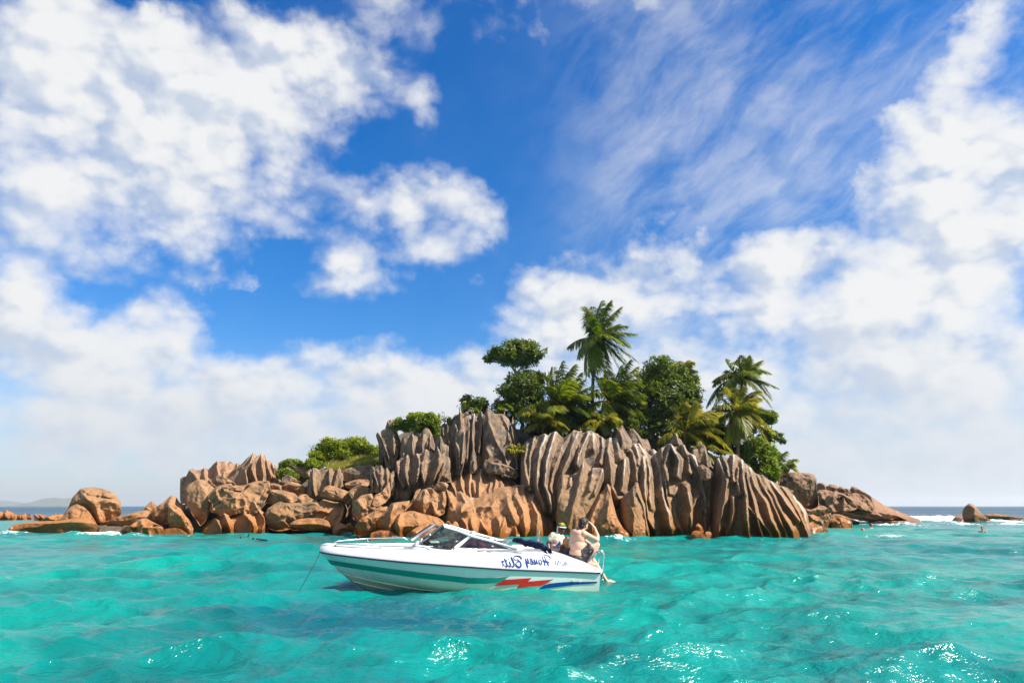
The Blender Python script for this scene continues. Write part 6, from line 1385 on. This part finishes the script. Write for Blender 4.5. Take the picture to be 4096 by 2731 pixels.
# --- man in a bright cap ------------------------------------------------------
YN = 0.22
def Q1(x, y, dy=0.0): return L(cp(x, y), YN + dy)
man2 = empty('person', (0, 0, 0), 'man in colourful cap, dark sunglasses and white printed T-shirt sitting in the boat', 'person')
base_n = Q1(420, 1230); man2.matrix_world = BOAT_M @ Matrix.Translation(Vector(base_n))
def rel2(prims): return [(V - base_n, a, b) for V, a, b in prims]
h2_ = Q1(585, 430, 0.0)
fx = np.array([0.38, -0.91, -0.10]); fx /= np.linalg.norm(fx); fs = np.cross([0, 0, 1.0], fx); fs /= np.linalg.norm(fs); fu = np.cross(fx, fs); HA = np.array([fx, fs, fu])
def shirt_mat():
    m, T, out = new_mat('printed_shirt')
    O = T.n('ShaderNodeTexCoord').outputs['Object']
    n = T.noise(O, 9, 4); c = T.mix(T.mr(n, 0.4, 0.7), (0.50, 0.44, 0.34), (0.60, 0.56, 0.49))
    xw = T.sep(O); nd = T.vm('SCALE', T.vm('SUBTRACT', T.noise(O, 16, 3, color=True), (.5, .5, .5)), 0.05)
    Ow = T.vm('ADD', O, nd)
    def spot(p, r, col, c, sx=1.0, sz=1.0):
        v = T.vm('MULTIPLY', T.vm('SUBTRACT', Ow, tuple(p - base_n)), (sx, 0.25, sz)); return T.mix(T.mr(T.vm('LENGTH', v), r * 0.8, r, 1, 0), c, col)
    for x, y in ((370, 860), (410, 890), (345, 985), (385, 1010), (560, 930)): c = spot(Q1(x, y, -0.13), 0.026, (0.55, 0.03, 0.02), c, 0.8, 1.4)
    for x, y in ((455, 960), (500, 900), (490, 1000), (540, 850)): c = spot(Q1(x, y, -0.13), 0.034, (0.01, 0.10, 0.30), c)
    for x, y in ((495, 960), (515, 700), (500, 780)): c = spot(Q1(x, y, -0.13), 0.016, (0.75, 0.30, 0.25), c)
    principled(T, out, color=c, rough=0.9, normal=T.bump(T.noise(O, 14, 3), 0.5, 0.02)); return m
M_SHIRT = shirt_mat()
shirt = [ellip(Q1(440, 690, 0.0), (0.145, 0.10, 0.11)), ellip(Q1(440, 820, -0.01), (0.135, 0.115, 0.15)), ellip(Q1(400, 1030, -0.01), (0.125, 0.125, 0.16)), ellip(Q1(360, 1150, 0.0), (0.13, 0.13, 0.10)),
         capsule(Q1(340, 640, 0.0), 0.080, Q1(240, 760, -0.02), 0.068), capsule(Q1(560, 660, 0.02), 0.075, Q1(640, 760, 0.06), 0.06), capsule(Q1(545, 590, 0.02), 0.058, Q1(480, 650, 0), 0.10)]
fuse('shirt', rel2(shirt), 0.011, M_SHIRT, man2, 3, 0.006, 18)
b2_ = [ellip(h2_, (0.092, 0.073, 0.112), HA), ellip(H(h2_, 0.035, 0, -0.060), (0.055, 0.052, 0.055), HA), capsule(H(h2_, 0.088, 0, 0.0), 0.012, H(h2_, 0.106, 0, -0.025), 0.017), ellip(H(h2_, 0.085, 0, -0.060), (0.018, 0.028, 0.014), HA),
       ellip(H(h2_, 0.0, 0.075, -0.012), (0.020, 0.010, 0.03), HA), ellip(H(h2_, 0.0, -0.075, -0.012), (0.020, 0.010, 0.03), HA), capsule(H(h2_, -0.01, 0, -0.07), 0.054, Q1(520, 650, 0.0), 0.060), ellip(Q1(440, 760, 0.02), (0.11, 0.07, 0.12)), ellip(Q1(400, 1050, 0.0), (0.10, 0.10, 0.15)),
       capsule(Q1(320, 660, 0.0), 0.055, Q1(170, 890, -0.03), 0.043), capsule(Q1(170, 890, -0.03), 0.043, Q1(205, 1090, -0.12), 0.029), capsule(Q1(570, 670, 0.03), 0.05, Q1(680, 900, 0.06), 0.042), capsule(Q1(680, 900, 0.06), 0.04, Q1(600, 1060, -0.02), 0.028),
       capsule(Q1(440, 1180, 0.0), 0.095, Q1(600, 980, 0.0), 0.085), capsule(Q1(600, 980, 0.0), 0.080, Q1(765, 745, 0.02), 0.058), capsule(Q1(765, 745, 0.02), 0.056, Q1(740, 960, 0.05), 0.054), capsule(Q1(740, 960, 0.05), 0.052, Q1(700, 1300, 0.06), 0.034)]
b2_ += hand(Q1(205, 1090, -0.12), Q1(240, 1180, -0.16), np.array([0.5, -0.2, -0.6]), np.array([0.9, 0.3, 0.1])); b2_ += hand(Q1(600, 1060, -0.02), Q1(560, 1150, -0.05), np.array([-0.4, -0.3, -0.5]), np.array([0.3, -0.9, 0.1]))
fuse('body', rel2(b2_), 0.0095, M_DSKIN, man2, 4)
def cap_mat():
    m, T, out = new_mat('colourful_cap')
    O = T.n('ShaderNodeTexCoord').outputs['Object']; v = T.n('ShaderNodeTexVoronoi'); T.put(v.inputs['Vector'], O); v.inputs['Scale'].default_value = 22
    rp = T.n('ShaderNodeValToRGB'); rp.color_ramp.interpolation = 'CONSTANT'
    for i, (p, cc) in enumerate(((0.0, (0.03, 0.14, 0.015, 1)), (0.35, (0.42, 0.26, 0.012, 1)), (0.6, (0.42, 0.04, 0.012, 1)), (0.8, (0.05, 0.17, 0.02, 1)))):
        e = rp.color_ramp.elements[i] if i < 2 else rp.color_ramp.elements.new(p); e.position = p; e.color = cc
    T.put(rp.inputs[0], T.sep(v.outputs['Color'])[0]); principled(T, out, color=rp.outputs[0], rough=0.8); return m
cap = fuse('cap', rel2([ellip(H(h2_, -0.008, 0, 0.070), (0.104, 0.086, 0.072), HA)]), 0.010, cap_mat(), man2, 2)
fuse('cap_brim', rel2([ellip(H(h2_, 0.015, 0, 0.052), (0.118, 0.094, 0.012), HA)]), 0.006, simple('white_cotton', (0.78, 0.76, 0.74), 0.9), cap, 1)
fuse('hood_strap', rel2([capsule(H(h2_, -0.03, -0.080, 0.05), 0.014, Q1(462, 520, -0.02), 0.016), capsule(Q1(462, 520, -0.02), 0.016, Q1(530, 640, -0.07), 0.014)]), 0.007, simple('white_cotton', (0.78, 0.76, 0.74), 0.9), man2, 2)
fuse('sunglasses', rel2([ellip(H(h2_, 0.086, 0.034, 0.010), (0.014, 0.034, 0.022), HA), ellip(H(h2_, 0.086, -0.034, 0.010), (0.014, 0.034, 0.022), HA), capsule(H(h2_, 0.095, -0.02, 0.016), 0.006, H(h2_, 0.095, 0.02, 0.016), 0.006), capsule(H(h2_, 0.08, -0.064, 0.016), 0.005, H(h2_, 0.0, -0.078, 0.01), 0.004), capsule(H(h2_, 0.08, 0.064, 0.016), 0.005, H(h2_, 0.0, 0.078, 0.01), 0.004)]), 0.005, M_BLACK, man2, 1)
fuse('shorts', rel2([capsule(Q1(430, 1190, 0.0), 0.115, Q1(590, 1010, 0.0), 0.10), ellip(Q1(400, 1210, 0), (0.16, 0.16, 0.10))]), 0.014, simple('brown_shorts', (0.10, 0.05, 0.03), 0.85), man2, 3)

# --- swimmers -----------------------------------------------------------------
def swimmer(label, f, px, py, look, hairc, size=1.0, arm=False):
    x, y = wpos(*f(px, py + 10)); r = empty('person', (x, y, 0), label, 'person', 'swimmers off the islet')
    c = np.array([0, 0, 0.16 * size]); lk = np.array(look, float); lk /= np.linalg.norm(lk); sd_ = np.cross([0, 0, 1.0], lk)
    A_ = np.array([lk, sd_, [0, 0, 1.0]])
    b = [ellip(c, (0.095 * size, 0.075 * size, 0.12 * size), A_), capsule(c + [0, 0, -0.08], 0.055, [0, 0, -0.12], 0.07), capsule(sd_ * -0.20 + [0, 0, -0.10], 0.075, sd_ * 0.20 + [0, 0, -0.10], 0.075), ellip(np.array([0, 0, -0.3]), (0.16, 0.13, 0.28)),
         capsule(c + lk * 0.09, 0.014, c + lk * 0.11 + [0, 0, -0.03], 0.015)]
    if arm: b += [capsule(sd_ * 0.22 + [0, 0, -0.08], 0.05, sd_ * 0.45 + [0.1, 0, 0.08], 0.04)]
    fuse('body', b, 0.014, M_SKIN2, r, 3)
    fuse('hair', [ellip(c - lk * 0.022 + [0, 0, 0.03], (0.10 * size, 0.088 * size, 0.11 * size), A_)], 0.014, hairc, r, 1, 0.01, 30)
M_SKIN2 = skin_mat('tanned_skin', (0.42, 0.22, 0.14))
swimmer('dark-haired swimmer in the open wash, the rightmost of two heads by the shore stones', c6, 910, 600, (0.6, -0.8, 0), M_HAIR, 1.1)
swimmer('swimmer close to the thin rock tongue, left of the other head by the shore stones', c6, 725, 585, (0.7, 0.7, 0), M_HAIR, 1.1)
swimmer('swimmer low in the water far right, in front of the lone leaning rock', c6, 1960, 632, (-0.7, -0.7, 0), M_HAIR, 0.9)
x, y = wpos(*c6(830, 640))
V, Fq = sup([0, 0, 0.05], (0.12, 0.12, 0.12), 1.0, 10); o = mesh_np('buoy', V, Fq, simple('orange_buoy', (0.65, 0.13, 0.02), 0.4), loc=(x, y, 0)); tag(o, 'tiny orange float bobbing in front of the two swimmers by the shore stones', 'buoy')
def snorkeller(label, px, py, fin):
    x, y = wpos(*c3(px, py)); r = empty('person', (x, y, 0), label, 'person', 'swimmers off the islet')
    fuse('body', [ellip([0, 0, -0.02], (0.20, 0.15, 0.07)), ellip([-0.42, 0, 0.02], (0.11, 0.09, 0.10)), capsule([0.2, 0, -0.08], 0.09, [0.8, 0.05, -0.12], 0.06)], 0.02, M_BLACK, r, 2)
    r.scale = (0.6, 0.6, 0.6)
    if fin: fuse('flipper', [capsule([0.15, 0, -0.05], 0.05, [0.26, 0.0, 0.22], 0.05), capsule([0.26, 0, 0.22], 0.06, [0.33, 0.02, 0.50], 0.03)], 0.018, M_BLACK, r, 2)
snorkeller('snorkeller kicking one black flipper up near the left rocks', 1650, 672, True)
snorkeller('snorkeller floating flat between a raised flipper and the motorboat bow', 1735, 678, False)
snorkeller('snorkeller floating nearest the motorboat bow beside the surf', 1855, 666, False)
# ------------------------------------------------------------------ far hills, surf, sea, air
def hills(name, fr, prof, Y, depth):
    m, T, out = new_mat('hill_' + name)
    P = T.n('ShaderNodeNewGeometry').outputs['Position']; n = T.noise(P, 0.006, 5)
    principled(T, out, color=T.mix(n, (0.05, 0.08, 0.03), (0.10, 0.10, 0.06)), rough=1.0)
    W3 = np.array([at(*fr(*p), Y) for p in prof]); xs_ = np.linspace(W3[0, 0], W3[-1, 0], 120); z = np.interp(xs_, W3[:, 0], W3[:, 2])
    z = np.maximum(z + 4 * fbm(np.stack([xs_ / 90, xs_ * 0, xs_ * 0], -1), 3), 0.0)
    v = np.linspace(-1, 1, 15)[:, None]; pr = np.cos(v * math.pi / 2) ** 0.8
    V = np.stack([np.broadcast_to(xs_, (15, 120)), Y + depth * v + 0 * xs_, z * pr - 1 + 3 * pr * fbm(np.stack([xs_ / 60 + 0 * v, 9 * v + 0 * xs_, 0 * v + 0 * xs_], -1), 3)], -1)
    o = mesh_np('hills', V.reshape(-1, 3), grid_faces(15, 120), m); tag(o, kind='structure')
hills('near', c3, [(215, 457), (260, 440), (300, 430), (350, 408), (365, 403), (385, 408), (430, 408), (470, 405), (500, 408), (560, 425), (640, 445), (700, 457)], 5200, 300)
hills('far', c3, [(-160, 440), (-60, 420), (0, 418), (60, 428), (120, 440), (180, 457)], 6300, 400)
def sp(f, x, y, rx, ry, s, rot=0.0):
    cx, cy = wpos(*f(x, y)); FOAM.append((cx, cy, rx, ry, s * (0.86 if cy < 55 else 1.0), rot))
# surf breaking on the reef between the point and the lone rock, and wash along the stones
for a in ((1450, 535, 9, 9, 1.25), (1560, 530, 7, 12, 1.2), (1650, 545, 6, 8, 1.0), (1330, 552, 4, 5, 0.9), (780, 560, 3, 4, 1.0), (900, 575, 5, 4, 0.85), (1050, 580, 6, 4, 0.75), (720, 585, 2, 2, 0.8), (1250, 590, 6, 3, 0.6), (2150, 560, 6, 4, 0.8), (2300, 575, 5, 3, 0.8), (1760, 575, 3, 3, 0.7), (1080, 690, 2.6, 1.2, 0.72), (950, 705, 2.0, 0.8, 0.6)): sp(c6, *a)
for a in ((60, 645, 2.0, 1.2, 0.8), (500, 655, 3.0, 0.8, 0.75), (700, 640, 2.2, 1.5, 1.0), (900, 660, 2.5, 0.7, 0.75), (1330, 655, 1.5, 0.7, 0.7), (300, 600, 4, 4, 0.6)): sp(c3, *a)
for a in ((1200, 960, 1.6, 0.9, 0.7), (1380, 955, 1.6, 1.2, 0.95), (1650, 955, 2.0, 1.4, 1.0), (1850, 985, 1.6, 1.0, 0.9), (2050, 1010, 1.5, 0.8, 0.8), (1500, 985, 2.5, 0.8, 0.65), (700, 1005, 2, 0.5, 0.6), (1000, 1000, 1.6, 0.5, 0.6)): sp(c8, *a)
for a in ((100, 1185, 1.5, 0.5, 0.7), (400, 1190, 1.6, 0.5, 0.75), (640, 1180, 1.4, 0.5, 0.75), (850, 1185, 1.2, 0.4, 0.6), (1050, 1190, 1.2, 0.5, 0.7), (1300, 1192, 1.5, 0.5, 0.65), (1600, 1196, 2.0, 0.4, 0.55), (2000, 1192, 1.6, 0.4, 0.55)): sp(c5, *a)
# a few breaking crests
cx, cy = wpos(790, 2232 - 0); 
for px_, py_, rx, ry, s in ((468, 2236, 0.42, 0.30, 0.85), (455, 2220, 0.16, 0.10, 0.8), (390, 2251, 0.10, 0.08, 0.75)):
    cx, cy = wpos(px_, py_); FOAM.append((cx, cy, rx, ry, s, 0.5))
build_sea()
hv = new_mat('sea_haze'); m_, T_, o_ = hv
vol = T_.n('ShaderNodeVolumePrincipled'); vol.inputs['Color'].default_value = (0.86, 0.92, 1.0, 1); vol.inputs['Density'].default_value = 0.00015; vol.inputs['Anisotropy'].default_value = 0.3
T_.t.links.new(vol.outputs[0], o_.inputs['Volume'])
b = np.array([[-7600, -7600, -3.5], [7600, -7600, -3.5], [7600, 7600, -3.5], [-7600, 7600, -3.5], [-7600, -7600, 85], [7600, -7600, 85], [7600, 7600, 85], [-7600, 7600, 85]], float)
o = mesh_np('haze', b, np.array([[3, 2, 1, 0], [4, 5, 6, 7], [0, 1, 5, 4], [1, 2, 6, 5], [2, 3, 7, 6], [3, 0, 4, 7]]), m_, smooth=False)
tag(o, kind='stuff')
